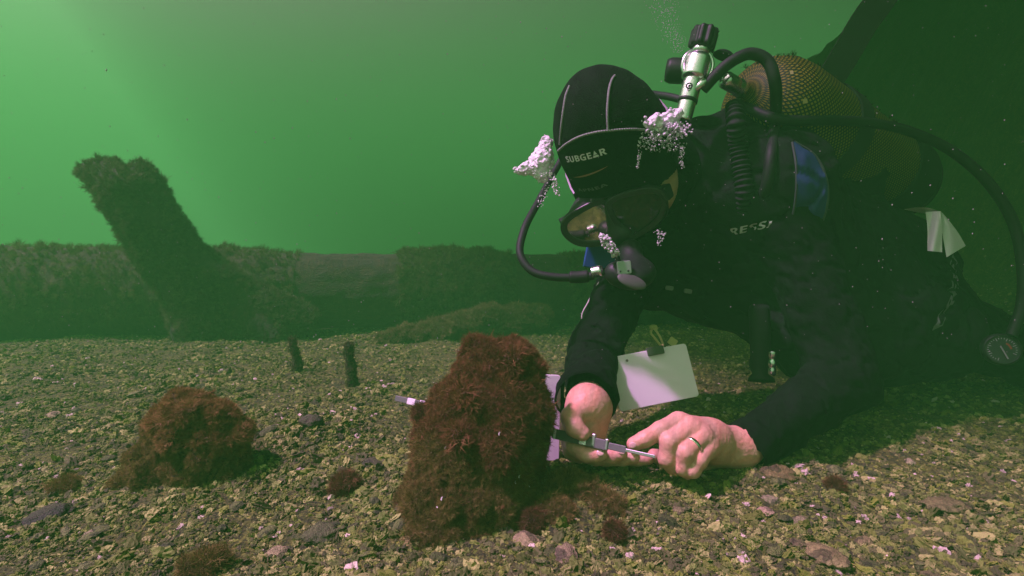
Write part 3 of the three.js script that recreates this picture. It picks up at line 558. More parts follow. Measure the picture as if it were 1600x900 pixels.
// ---- hood
const hoodShell = skull(0.008);
const faceCut = (x, y, z) => { const p = V(x, y, z).sub(H(0.030, -0.092, 0)), a = p.dot(hr) / 0.084, b = p.dot(hu) / 0.060, c = p.dot(hf); return c < 0 ? 1 : (Math.hypot(a, b) - 1) * 0.06; };
const hoodBase = (x, y, z) => { let d = hoodShell(x, y, z); const n = neckCap(x, y, z); d = smin(d, n, 0.06); return d; };
const neckCap = cap(H(0.0, -0.05, -0.05), J.neck.clone().lerp(neckHead, 0.35), 0.072, 0.080);
const hood = (x, y, z) => Math.max(hoodBase(x, y, z) + 0.0012 * n3(x * 25, y * 25, z * 25), -faceCut(x, y, z));
{
  const g = surface(hood, HC.clone().add(V(-0.19, -0.24, -0.26)), HC.clone().add(V(0.24, 0.17, 0.18)), 0.0042); const uv = g.attributes.uv; for (let i = 0; i < uv.array.length; i++) uv.array[i] *= 4;
  const hd = mesh('hood', local(g, person), neoprene, person); hd.userData.label = 'black neoprene hood with pale stitched seams';
  const seamM = mat(rgb(0.20, 0.23, 0.20), 0.8, { bumpMap: noiseTex(64, (u, v) => { const t = (Math.floor(u * 16) % 2) ? 1 : 0.2; return [t, t, t]; }, false), bumpScale: 0.001 });
  for (const path of [[[961, 118], [957, 123], [953, 134], [950, 155], [949, 180], [950, 204]], [[890, 134], [884, 150], [880, 175], [877, 200], [875, 226]], [[872, 236], [885, 225], [905, 214], [930, 207], [955, 204], [985, 202], [1010, 203]]]) {
    const q = path.map(([x, y]) => hit(hoodBase, x, y, 0.0002)), s = tube(q, 0.0021, 80, 8); const u = s.attributes.uv; for (let i = 0; i < u.count; i++) u.setX(i, u.getX(i) * 6);
    mesh('seam', local(s, person), seamM, hd);
  }
  const sub = lettering(512, 110, (x, w, h) => {
    x.font = 'bold 100px sans-serif'; x.textBaseline = 'middle'; const t = ['SUBGE', 'R'], a = x.measureText('SUBGE').width, b = x.measureText('R').width, tri = 62, k = (w - 14) / (a + b + tri);
    x.save(); x.translate(6, h / 2); x.scale(k, 0.92); x.fillText('SUBGE', 0, 4); x.beginPath(); x.moveTo(a + 2, 38); x.lineTo(a + tri / 2, -38); x.lineTo(a + tri - 2, 38); x.closePath(); x.fill(); x.fillStyle = '#000'; x.fillRect(a + 14, 8, tri - 18, 7); x.fillStyle = '#fff'; x.fillText('R', a + tri, 4); x.restore();
  });
  const lip = hoodBase;
  mesh('printed_name', local(printOn(lip, [884, 248], [949, 234], 0.017), person), print(sub, rgb(0.62, 0.66, 0.6)), hd);
  const apn = lettering(256, 64, (x, w, h) => { x.font = 'bold 52px sans-serif'; x.textBaseline = 'middle'; const m = x.measureText('APNEA').width; x.translate(4, h / 2 + 3); x.scale((w - 8) / m, 0.9); x.fillText('APNEA', 0, 0); });
  mesh('printed_word', local(printOn(lip, [903, 295], [950, 286], 0.012), person), print(apn, rgb(0.12, 0.14, 0.12)), hd);
  const slash = lettering(256, 48, (x) => { x.beginPath(); x.moveTo(2, 40); x.quadraticCurveTo(120, 14, 254, 6); x.quadraticCurveTo(140, 36, 2, 40); x.fill(); });
  mesh('printed_stripe', local(printOn(lip, [893, 273], [955, 261], 0.012), person), print(slash, rgb(0.30, 0.15, 0.08)), hd);
}
// ---------------------------------------------------------------- dive mask
{
  const mt = -28 * Math.PI / 180, mf = hf.clone().applyAxisAngle(hr, mt), mu = hu.clone().applyAxisAngle(hr, mt), mc = H(-0.024, -0.036, 0.126);
  const o = thing('dive_mask', 'black two lens dive mask on the diver, one lens mirroring the seabed', 'dive mask', mc), M = frame(hr.clone(), mu, mf, V(0, 0, 0));
  const outline = (s, grow) => { const pts = [[-0.007, 0.027], [-0.052, 0.027], [-0.077, 0.017], [-0.082, 0.000], [-0.070, -0.024], [-0.044, -0.039], [-0.016, -0.042], [-0.009, -0.020]].map(([a, b]) => { const ca = -0.044, cb = -0.006, l = Math.hypot(a - ca, b - cb); return new THREE.Vector2(s * (a + (a - ca) / l * grow), 0.88 * b + (b - cb) / l * grow); }); return new THREE.CatmullRomCurve3(pts.map((p) => V(p.x, p.y, 0)), true).getPoints(60).map((p) => new THREE.Vector2(p.x, p.y)); };
  const rubber = phys(rgb(0.012, 0.013, 0.013), 0.42), glass = phys(rgb(0.72, 0.72, 0.60), 0.06, { metalness: 1 });
  for (const s of [1, -1]) {
    const sh = new THREE.Shape(outline(s, 0.0075)); sh.holes.push(new THREE.Path(outline(s, -0.0005)));
    const Ml = M.clone().multiply(new THREE.Matrix4().makeTranslation(-s * 0.044, 0, 0)).multiply(new THREE.Matrix4().makeRotationY(s > 0 ? 0.2 : 0.15)).multiply(new THREE.Matrix4().makeTranslation(s * 0.044, 0, 0));
    const fr = mesh('lens_frame', new THREE.ExtrudeGeometry(sh, { depth: 0.010, bevelEnabled: true, bevelThickness: 0.003, bevelSize: 0.002, bevelSegments: 3, curveSegments: 4 }).translate(0, 0, -0.006).applyMatrix4(Ml), rubber, o);
    mesh('lens', new THREE.ExtrudeGeometry(new THREE.Shape(outline(s, 0.001)), { depth: 0.003, bevelEnabled: false }).applyMatrix4(Ml), s > 0 ? glass : phys(rgb(0.012, 0.016, 0.013), 0.05), fr);
  }
  // silicone skirt back to the face and the nose pocket
  const pos = [], idx = [], NA = 72, prof = [[0, 1.0, 1.0], [-0.012, 1.03, 1.06], [-0.028, 1.0, 1.12], [-0.045, 0.95, 1.22], [-0.06, 0.90, 1.26]];
  prof.forEach(([z, sx, sy]) => { for (let i = 0; i < NA; i++) { const a = i / NA * 6.28319, c = Math.cos(a), s = Math.sin(a); pos.push(0.087 * sx * Math.sign(c) * Math.pow(Math.abs(c), 0.75), -0.006 + 0.041 * sy * Math.sign(s) * Math.pow(Math.abs(s), 0.8), z + 0.004 - 0.03 * Math.pow(Math.abs(c), 3) * (z < -0.02 ? 1 : 0)); } });
  for (let j = 0; j < prof.length - 1; j++) for (let i = 0; i < NA; i++) { const a = j * NA + i, b = j * NA + (i + 1) % NA; idx.push(a, a + NA, b, b, a + NA, b + NA); }
  const sk = new THREE.BufferGeometry(); sk.setAttribute('position', new THREE.Float32BufferAttribute(pos, 3)); sk.setIndex(idx); sk.computeVertexNormals();
  mesh('skirt', sk.applyMatrix4(M), phys(rgb(0.014, 0.015, 0.015), 0.5, { side: THREE.DoubleSide }), o);
  const nf = ((a, b, c) => (x, y, z) => smin(smin(a(x, y, z), b(x, y, z), 0.012), c(x, y, z), 0.01))(cap(V(0, 0.018, -0.006), V(0, -0.03, 0.0), 0.009, 0.018), cap(V(-0.008, -0.04, -0.002), V(0.008, -0.04, -0.002), 0.016, 0.016), cap(V(-0.02, -0.044, -0.02), V(0.02, -0.044, -0.02), 0.014, 0.014));
  mesh('nose_pocket', surface(nf, V(-0.06, -0.08, -0.06), V(0.06, 0.05, 0.04), 0.003).applyMatrix4(M), rubber, o);
  // strap round the hood
  const sp = [], si = [], NS = 90; for (let i = 0; i <= NS; i++) { const a = i / NS * 6.28319, c = Math.cos(a), s = Math.sin(a), q = H(0, -0.02 + 0.02 * s, 0); for (const [du, dl] of [[-0.012, 0.0005], [-0.012, 0.0035], [0.012, 0.0035], [0.012, 0.0005]]) { const w = q.clone().addScaledVector(hu, du); let l = 0.03; for (let k = 0; k < 300; k++) { const t = w.clone().addScaledVector(hr, c * l).addScaledVector(hf, -s * l); if (hoodBase(t.x, t.y, t.z) > 0) break; l += 0.001; } const t = w.addScaledVector(hr, c * (l + dl)).addScaledVector(hf, -s * (l + dl)).sub(mc); sp.push(t.x, t.y, t.z); } }
  for (let i = 0; i < NS; i++) { const a = i / NS * 6.28319; if (Math.sin(a) < -0.55) continue; for (let k = 0; k < 4; k++) { const b = i * 4 + k, c = i * 4 + (k + 1) % 4; si.push(b, b + 4, c, c, b + 4, c + 4); } }
  const sg = new THREE.BufferGeometry(); sg.setAttribute('position', new THREE.Float32BufferAttribute(sp, 3)); sg.setIndex(si); const sg2 = sg.toNonIndexed(); sg2.computeVertexNormals(); mesh('strap', sg2, rubber, o);
  for (const s of [-1, 1]) mesh('strap_buckle', rbox(0.02, 0.024, 0.012, 0.005).rotateY(s * 1.1).translate(s * 0.090, 0.004, -0.022).applyMatrix4(M), rubber, o);
}
// ---------------------------------------------------------------- buoyancy vest
const vestParts = [[J.chest, J.belly, 0.150, 0.148, 0.06], [J.belly, J.pelv.clone().lerp(J.belly, 0.25), 0.148, 0.146, 0.06], [P(1120, 300, 0.99), P(1205, 290, 0.97), 0.085, 0.10, 0.06], [P(1075, 235, 1.00), P(1110, 260, 1.0), 0.058, 0.08, 0.05], [P(1150, 195, 0.99), P(1330, 250, 1.13), 0.032, 0.07, 0.06], [P(1205, 290, 0.97), P(1260, 420, 1.05), 0.10, 0.12, 0.06], [P(1000, 440, 1.13), P(1120, 440, 1.10), 0.055, 0.10, 0.06], [P(1370, 470, 1.10), P(1455, 480, 1.15), 0.095, 0.085, 0.04], [P(1195, 495, 1.02), P(1330, 515, 1.06), 0.05, 0.11, 0.06], [P(1225, 520, 0.97), P(1260, 560, 0.97), 0.045, 0.05, 0.05], [P(1330, 515, 1.06), P(1450, 530, 1.10), 0.10, 0.095, 0.06]].map(([a, b, r0, r1, k]) => ({ f: cap(a, b, r0, r1), k }));
const vestBase = bodyOf(vestParts);
const vestF = (x, y, z) => vestBase(x, y, z) + 0.006 * n3(x * 9, y * 9, z * 9) + 0.003 * n3(x * 26, y * 26, z * 26) + 0.007 * Math.exp(-Math.pow(n3(x * 6, y * 11, z * 6 + 8), 2) * 70);
{
  const o = thing('buoyancy_vest', 'black dive vest with a blue side panel worn by the diver', 'dive vest', V(J.belly.x, 0, J.belly.z));
  const nylon = phys(rgb(0.008, 0.008, 0.009), 0.85, { bumpMap: neopreneBump, bumpScale: 0.002, specularIntensity: 0.16 });
  const g = surface(vestF, V(0.1, 0.05, -1.45), V(1.15, 0.64, -0.78), 0.009); const uv = g.attributes.uv; for (let i = 0; i < uv.array.length; i++) uv.array[i] *= 3;
  mesh('bladder', local(g, o), nylon, o);
  const blue = phys(rgb(0.006, 0.020, 0.10), 0.75), trim = mat(rgb(0.03, 0.035, 0.04), 0.7);
  const Lp = [[1238, 222], [1244, 262], [1243, 310], [1234, 355], [1218, 400], [1212, 432]], Rp = [[1241, 221], [1276, 246], [1293, 290], [1290, 330], [1268, 380], [1226, 434]];
  const bp = mesh('blue_panel', local(panel(vestF, Lp, Rp, 16, 40, 0.003), o), blue, o);
  for (const e of [Lp, Rp]) mesh('edge_trim', local(tube(e.map(([x, y]) => hit(vestF, x, y, 0.002)), 0.0022, 50, 6), o), trim, bp);
  const name = (px) => lettering(512, 100, (x, w, h) => { x.font = 'italic bold 92px sans-serif'; x.textBaseline = 'middle'; const m = x.measureText('CRESSI').width; x.translate(6, h / 2 + 4); x.scale((w - 20) / m, 0.95); x.fillText('CRESSI', 0, 0); });
  const nt = name();
  mesh('printed_name', local(printOn(vestF, [1121, 366], [1210, 347], 0.020, 0.0045), o), print(nt, rgb(0.5, 0.52, 0.5)), o);
  mesh('printed_name', local(printOn(vestF, [1450, 522], [1487, 398], 0.020, 0.0045), o), print(nt, rgb(0.10, 0.12, 0.10)), o);
  // far shoulder strap with a blue face, and chest clips
  const fs = [P(968, 372, 0.98), P(946, 386, 0.96), P(930, 408, 0.95), P(935, 424, 0.96)];
  const fb = new THREE.Shape([[0, 0], [0.008, 0.040], [0.02, 0.062], [0.05, 0.058], [0.056, 0.01], [0.03, -0.008]].map(([a, b]) => new THREE.Vector2(a, b)));
  mesh('blue_panel', local(new THREE.ExtrudeGeometry(fb, { depth: 0.008, bevelEnabled: true, bevelThickness: 0.002, bevelSize: 0.002, bevelSegments: 2 }).translate(P(912, 415, 0.97).x, P(912, 415, 0.97).y, P(912, 415, 0.97).z), o), phys(rgb(0.010, 0.05, 0.22), 0.6), o);
  for (const [x, y] of [[1046, 450], [1075, 455]]) { const c = P(x, y, 0.93); mesh('clip', local(rbox(0.014, 0.008, 0.005, 0.003).rotateZ(-0.15).translate(c.x, c.y, c.z), o), mat(rgb(0.10, 0.11, 0.09), 0.5), o); }
  // corrugated hose and inflator
  const black = phys(rgb(0.008, 0.008, 0.009), 0.7, { specularIntensity: 0.35 });
  const hp = [P(1148, 165, 0.90), P(1150, 190, 0.88), ...[[1153, 225, 0.006], [1158, 262, 0.004], [1164, 298, -0.002], [1170, 330, -0.02]].map(([x, y, l]) => hit(vestF, x, y, Math.max(l, 0)).add(V(0, 0, Math.min(l, 0))))];
  mesh('corrugated_hose', local(tube(hp, 0.0145, 420, 16, (u) => 1 + 0.13 * Math.sin(u * 6.283 * 24)), o), black, o);
  const i0 = P(1186, 478, 0.93), i1 = P(1190, 600, 0.90), inf = mesh('inflator', local(along(lathe([[0, 0], [0.016, 0], [0.018, 0.008], [0.017, 0.09], [0.019, 0.098], [0.019, 0.112], [0.015, 0.122], [0.021, 0.130], [0.022, 0.136], [0, 0.138]], 28), i0, i1), o), black, o);
  const c0 = P(1207, 548, 0.87), c1 = P(1206, 594, 0.87), ch = phys(rgb(0.75, 0.75, 0.75), 0.18, { metalness: 1 });
  mesh('connector', local(along(lathe([[0, 0], [0.005, 0], [0.006, 0.002], [0.006, 0.010], [0.0045, 0.012], [0.0045, 0.016], [0.0062, 0.018], [0.0062, 0.026], [0.0045, 0.028], [0.0062, 0.031], [0.0062, 0.040], [0.004, 0.043], [0, 0.044]], 20), c0, c1), o), ch, inf);
}
// ---------------------------------------------------------------- scuba tank in its net
const chrome = phys(rgb(0.85, 0.82, 0.84), 0.27, { metalness: 1 }), blackRubber = phys(rgb(0.010, 0.011, 0.011), 0.62, { specularIntensity: 0.5 }), blackPlastic = phys(rgb(0.012, 0.013, 0.013), 0.5, { specularIntensity: 0.6 });
const TA = P(1200, 165, 0.98), TB = P(1398, 285, 1.29), tDir = TB.clone().sub(TA).normalize(), TL = TB.distanceTo(TA);
{
  const neck = TA.clone().addScaledVector(tDir, -0.085), o = thing('scuba_tank', 'yellow scuba tank in a black net strapped to the diver’s back', 'scuba tank', neck);
  const netC = document.createElement('canvas'); netC.width = netC.height = 1024; const x = netC.getContext('2d'), nn = 16, cell = 1024 / nn;
  x.fillStyle = '#807a12'; x.fillRect(0, 0, 1024, 1024);
  for (let i = 0; i < 400; i++) { x.fillStyle = rnd() < 0.5 ? 'rgba(120,96,14,0.35)' : 'rgba(168,156,60,0.3)'; x.beginPath(); x.ellipse(rr(0, 1024), rr(0, 1024), rr(4, 40), rr(4, 26), rr(0, 3), 0, 7); x.fill(); }
  x.strokeStyle = '#0d0e0a'; x.lineWidth = cell * 0.30; for (let i = -nn; i <= 2 * nn; i++) { x.beginPath(); x.moveTo(i * cell, 0); x.lineTo(i * cell + 1024, 1024); x.stroke(); x.beginPath(); x.moveTo(i * cell, 0); x.lineTo(i * cell - 1024, 1024); x.stroke(); }
  const nt = new THREE.CanvasTexture(netC); nt.colorSpace = THREE.SRGBColorSpace; nt.wrapS = nt.wrapT = THREE.RepeatWrapping; nt.magFilter = THREE.LinearFilter; nt.generateMipmaps = true; nt.minFilter = THREE.LinearMipmapLinearFilter;
  const prof = [[0.016, 0], [0.018, 0.012], [0.03, 0.02], [0.06, 0.034], [0.082, 0.055], [0.094, 0.085], [0.098, 0.12]]; for (let i = 1; i <= 12; i++) prof.push([0.098, 0.12 + (TL + 0.085 - 0.17) * i / 12]); prof.push([0.094, TL + 0.03], [0.08, TL + 0.06]);
  const g = lathe(prof, 96), u = g.attributes.uv, p = g.attributes.position; for (let i = 0; i < u.count; i++) u.setXY(i, u.getX(i) * 4, p.getY(i) / 0.154);
  const cyl = mesh('cylinder', local(along(g, neck, TB), o), phys(rgb(1, 1, 1), 0.6, { map: nt, bumpMap: nt, bumpScale: -0.0015 }), o);
  mesh('boot', local(along(lathe([[0.0995, TL - 0.055], [0.104, TL - 0.05], [0.105, TL + 0.05], [0.098, TL + 0.085], [0, TL + 0.09]], 64), neck, TB), o), blackRubber, o);
  // cam band with its metal buckle and a long loose tail floating up
  const band = mesh('cam_band', local(along(lathe([[0.0985, 0.235], [0.1025, 0.236], [0.103, 0.285], [0.0985, 0.286]], 72), neck, TB), o), mat(rgb(0.012, 0.013, 0.014), 0.85), o);
  const k0 = P(1293, 128, 1.03), bx = tDir.clone().negate(), by = P(1330, 60, 1.0).sub(P(1290, 125, 1.0)).normalize(), bz = bx.clone().cross(by).normalize(); const bxo = by.clone().cross(bz);
  const Mb = frame(bxo, by, bz, k0);
  mesh('buckle_block', local(rbox(0.060, 0.05, 0.018, 0.008).applyMatrix4(new THREE.Matrix4().makeTranslation(-0.004, -0.022, -0.002).premultiply(Mb)), o), blackPlastic, band);
  const kA = P(1286, 108, 1.0), kB = P(1302, 136, 1.0); mesh('buckle', local(capped([kA, kA.clone().lerp(kB, 0.5), kB], 0.0028, 20, 8), o), chrome, band);
  { const ctr = [[1290, 136, 1.02], [1308, 104, 1.01], [1330, 68, 1.0], [1352, 34, 0.99], [1374, 4, 0.98], [1398, -34, 0.97], [1420, -80, 0.96]].map((a) => P(...a)), c = new THREE.CatmullRomCurve3(ctr), pos = [], idx = [], w = 0.028, N = 40;
    for (let i = 0; i <= N; i++) { const q = c.getPointAt(i / N), t = c.getTangentAt(i / N), s = t.clone().cross(V(0.1, 0, 1)).normalize(), n = s.clone().cross(t).normalize(); for (const [a, b] of [[-1, -1], [1, -1], [1, 1], [-1, 1]]) { const v = q.clone().addScaledVector(s, a * w).addScaledVector(n, b * 0.002 + 0.004 * Math.sin(i * 0.2)); pos.push(v.x, v.y, v.z); } }
    for (let i = 0; i < N; i++) for (let k = 0; k < 4; k++) { const b = i * 4 + k, d = i * 4 + (k + 1) % 4; idx.push(b, b + 4, d, d, b + 4, d + 4); } idx.push(0, 1, 2, 0, 2, 3);
    const sg = new THREE.BufferGeometry(); sg.setAttribute('position', new THREE.Float32BufferAttribute(pos, 3)); sg.setIndex(idx); const s2 = sg.toNonIndexed(); s2.computeVertexNormals(); const tl = mesh('strap_tail', local(s2, o), mat(rgb(0.014, 0.016, 0.015), 0.85), band); tl.userData.label = 'loose webbing tail floating upward'; }
  // pale scuffs where the net is torn
  const tf = (() => { const c = cap(TA, TB, 0.099, 0.099); return c; })(); const pm = mat(rgb(0.42, 0.38, 0.16), 0.9);
  for (const [px, py, s] of [[1237, 113, 3], [1258, 158, 4]]) mesh('worn_patch', local(panel(tf, [[px - s, py - s * 0.7], [px - s * 0.7, py + s]], [[px + s * 0.8, py - s], [px + s, py + s * 0.8]], 4, 4, 0.0008), o), pm, cyl);
  overgrow('weed', cyl.geometry, o, 160, 0.010, () => { const k = rr(0.5, 1.2); return [0.05 * k, 0.05 * k, 0.025 * k]; }, (a, b, c, ny) => ny > 0.75, 0.6);
  // valve
  const v0 = neck.clone().addScaledVector(tDir, 0.006), v1 = neck.clone().addScaledVector(tDir, -0.06);
  const valve = mesh('valve', local(along(lathe([[0, 0], [0.016, 0], [0.016, 0.02], [0.013, 0.024], [0.015, 0.03], [0.015, 0.055], [0.010, 0.062], [0, 0.063]], 24), v0, v1), o), chrome, o);
  const w0 = P(1085, 112, 0.935), w1 = P(1042, 110, 0.95); mesh('valve_knob', local(along(lathe([[0, 0], [0.012, 0], [0.013, 0.012], [0.021, 0.016], [0.0225, 0.024], [0.0225, 0.042], [0.019, 0.05], [0, 0.052]], 28), w0, w1), o), blackPlastic, valve);
}
// ---------------------------------------------------------------- regulator first stage
{
  const a = P(1066, 190, 0.895), b = P(1104, 42, 0.895), ax = b.clone().sub(a), o = thing('regulator', 'chrome yoke regulator with a ribbed black knob clamped on the tank valve', 'regulator', a), L = ax.length() / 0.166;
  const sec = (prof, n = 36) => local(along(lathe(prof.map(([r, y]) => [r, y * L]), n), a, b), o);
  const body = mesh('body', sec([[0, 0], [0.0135, 0], [0.0150, 0.003], [0.0150, 0.032], [0.0142, 0.034], [0.0142, 0.037], [0.0162, 0.039], [0.0166, 0.066], [0.0155, 0.070], [0.0150, 0.074]]), chrome, o);
  mesh('collar', sec([[0.0152, 0.033], [0.0172, 0.034], [0.0172, 0.0385], [0.0152, 0.0395]]), blackPlastic, body);
  const bd = P(1077, 134, 0.876), bq = new THREE.Quaternion().setFromUnitVectors(V(0, 0, 1), V(-0.25, 0.1, 1).normalize());
  mesh('badge', local(new THREE.TorusGeometry(0.0048, 0.0012, 8, 24).applyQuaternion(bq).translate(bd.x, bd.y, bd.z), o), blackPlastic, body); mesh('badge', local(new THREE.SphereGeometry(0.0018, 12, 8).applyQuaternion(bq).translate(bd.x, bd.y, bd.z), o), blackPlastic, body);
  mesh('turret', sec([[0.0150, 0.073], [0.0205, 0.076], [0.0215, 0.080], [0.0215, 0.108], [0.0195, 0.114], [0.0150, 0.118], [0.0120, 0.120]]), chrome, o);
  { const q = [], X = V(1, 0, 0).addScaledVector(ax.clone().normalize(), -ax.clone().normalize().x).normalize(), Y = ax.clone().normalize(); for (let i = 0; i <= 20; i++) { const t = i / 20 * Math.PI * 2; q.push(a.clone().addScaledVector(Y, (0.098 + 0.028 * Math.cos(t)) * L).addScaledVector(X, 0.0262 * Math.sin(t) + 0.001).add(V(0, 0, 0.002))); }
    mesh('yoke', local(new THREE.TubeGeometry(new THREE.CatmullRomCurve3(q, true), 80, 0.0030, 10, true), o), chrome, o); }
  mesh('neck_ring', sec([[0.010, 0.118], [0.0150, 0.120], [0.0155, 0.128], [0.010, 0.130]]), chrome, o);
  const ks = new THREE.Shape(); for (let i = 0; i <= 72; i++) { const t = i / 72 * 6.28319, r = 0.0208 + 0.0016 * Math.sign(Math.cos(t * 9)) * Math.pow(Math.abs(Math.cos(t * 9)), 0.4); i ? ks.lineTo(Math.cos(t) * r, Math.sin(t) * r) : ks.moveTo(r, 0); }
  mesh('knob', local(along(new THREE.ExtrudeGeometry(ks, { depth: 0.022, bevelEnabled: true, bevelThickness: 0.007, bevelSize: 0.005, bevelOffset: -0.004, bevelSegments: 4 }).rotateX(-Math.PI / 2).translate(0, 0.134 * L, 0), a, b), o), blackPlastic, o);
  const dc = P(1130, 88, 0.92); mesh('dust_cap', local(new THREE.SphereGeometry(0.021, 24, 12, 0, 6.2832, 0, 1.35).scale(1, 0.7, 0.8).rotateZ(-0.35).translate(dc.x, dc.y - 0.004, dc.z), o), blackRubber, o);
  mesh('port', local(along(lathe([[0, 0], [0.0075, 0], [0.0075, 0.012], [0.009, 0.014], [0.009, 0.022], [0.006, 0.024], [0, 0.024]], 6), P(1085, 140, 0.885), P(1112, 118, 0.885)), o), chrome, o);
  // second-stage hose looping past the head, and the second stage below the mask
  const h1 = [P(1072, 158, 0.90), P(1040, 150, 0.94), P(985, 150, 1.03), P(915, 190, 1.06), P(870, 262, 0.99), P(843, 312, 0.93), P(818, 362, 0.87), P(813, 398, 0.845), P(832, 424, 0.83), P(868, 433, 0.82), P(905, 433, 0.815), P(928, 431, 0.81)];
  mesh('hose', local(tube(h1, 0.0066, 140, 12), o), blackRubber, o);
  mesh('hose_sleeve', local(capped([P(888, 433, 0.818), P(905, 433, 0.815), P(922, 431, 0.812)], 0.0098, 24, 14), o), blackRubber, o);
  const ss = mesh('second_stage', local(surface(((p) => (x, y, z) => smin(smin(p[0](x, y, z), p[1](x, y, z), 0.02), p[2](x, y, z), 0.015))([ell(P(987, 434, 0.80), V(1, 0, 0), V(0, 1, 0), V(0, 0, 1), 0.030, 0.019, 0.026), cap(P(960, 425, 0.80), P(1005, 425, 0.82), 0.015, 0.020), cap(P(990, 415, 0.82), P(985, 392, 0.86), 0.016, 0.020)]), V(0.12, 0.24, -0.92), V(0.26, 0.36, -0.74), 0.003), o), blackPlastic, o);
  mesh('hose_nut', local(along(lathe([[0, 0], [0.0085, 0], [0.0092, 0.002], [0.0085, 0.004], [0.0092, 0.006], [0.0085, 0.008], [0.0092, 0.010], [0.0092, 0.014], [0.007, 0.018], [0, 0.018]], 24), P(925, 426, 0.808), P(944, 422, 0.80)), o), chrome, ss);
  const plate = P(975, 418, 0.775); mesh('side_plate', local(rbox(0.021, 0.020, 0.006, 0.003).rotateZ(0.1).translate(plate.x, plate.y, plate.z), o), phys(rgb(0.42, 0.46, 0.44), 0.35, { metalness: 0.6 }), ss);
  for (const [sx, sy] of [[-0.006, -0.006], [0.006, -0.005]]) mesh('screw', local(new THREE.SphereGeometry(0.0016, 10, 6).translate(plate.x + sx, plate.y + sy, plate.z + 0.003), o), blackPlastic, ss);
  const gc = P(987, 440, 0.772); mesh('purge_cover', local(new THREE.SphereGeometry(1, 32, 12, 0, 6.2832, 0, 1.4).scale(0.0235, 0.005, 0.0115).rotateX(1.1).rotateZ(-0.35).translate(gc.x, gc.y, gc.z), o), phys(rgb(0.07, 0.075, 0.065), 0.6), ss);
  // low-pressure hose over the shoulder to the vest
  mesh('hose', local(tube([P(1098, 140, 0.89), P(1118, 118, 0.88), P(1142, 97, 0.87), P(1172, 84, 0.865), P(1198, 94, 0.86), P(1211, 130, 0.86), hit(vestF, 1211, 190, 0.004), hit(vestF, 1204, 245, 0.003), hit(vestF, 1198, 290, 0.0), hit(vestF, 1196, 320, 0).add(V(0, 0, -0.03))], 0.0098, 120, 14), o), blackRubber, o);
}
// ---------------------------------------------------------------- pressure gauge on its hose
{
  const c = P(1565, 546, 0.97), o = thing('pressure_gauge', 'round pressure gauge with a pale dial at the end of a curving black hose', 'gauge', c);
  mesh('hose', local(tube([P(1150, 160, 0.96), P(1215, 186, 0.90), P(1300, 188, 0.93), P(1360, 192, 0.96), P(1420, 205, 0.98), P(1490, 238, 0.99), P(1548, 290, 0.99), P(1584, 350, 0.99), P(1598, 420, 0.98), P(1596, 480, 0.97), P(1580, 525, 0.965)], 0.0092, 140, 12), o), blackRubber, o);
  const n = V(-0.45, 0.15, 1).normalize(), q = new THREE.Quaternion().setFromUnitVectors(V(0, 1, 0), n);
  mesh('case', lathe([[0, -0.016], [0.026, -0.016], [0.030, -0.010], [0.030, 0.002], [0.027, 0.005], [0.0255, 0.005], [0.0255, 0.002], [0, 0.002]], 40).applyQuaternion(q), blackPlastic, o);
  const dc = document.createElement('canvas'); dc.width = dc.height = 256; const x = dc.getContext('2d'); x.fillStyle = '#2a3430'; x.fillRect(0, 0, 256, 256); x.translate(128, 128); x.strokeStyle = '#c9d4cc'; x.lineWidth = 5;
  for (let i = 0; i <= 24; i++) { const t = 2.3 + i * 0.2, a = i % 4 ? 98 : 84; x.beginPath(); x.moveTo(Math.cos(t) * a, Math.sin(t) * a); x.lineTo(Math.cos(t) * 112, Math.sin(t) * 112); x.stroke(); }
  x.strokeStyle = '#a33'; x.lineWidth = 16; x.beginPath(); x.arc(0, 0, 66, 5.6, 6.6); x.stroke();
  const dt = new THREE.CanvasTexture(dc); dt.colorSpace = THREE.SRGBColorSpace; dt.magFilter = THREE.LinearFilter;
  mesh('dial', new THREE.CircleGeometry(0.0254, 40).rotateX(-Math.PI / 2).translate(0, 0.0026, 0).applyQuaternion(q), mat(rgb(0.55, 0.55, 0.55), 0.5, { map: dt }), o);
  mesh('needle', new THREE.BoxGeometry(0.002, 0.001, 0.026).translate(0, 0.004, 0.006).applyQuaternion(q), mat(rgb(0.25, 0.25, 0.25), 0.5), o);
}
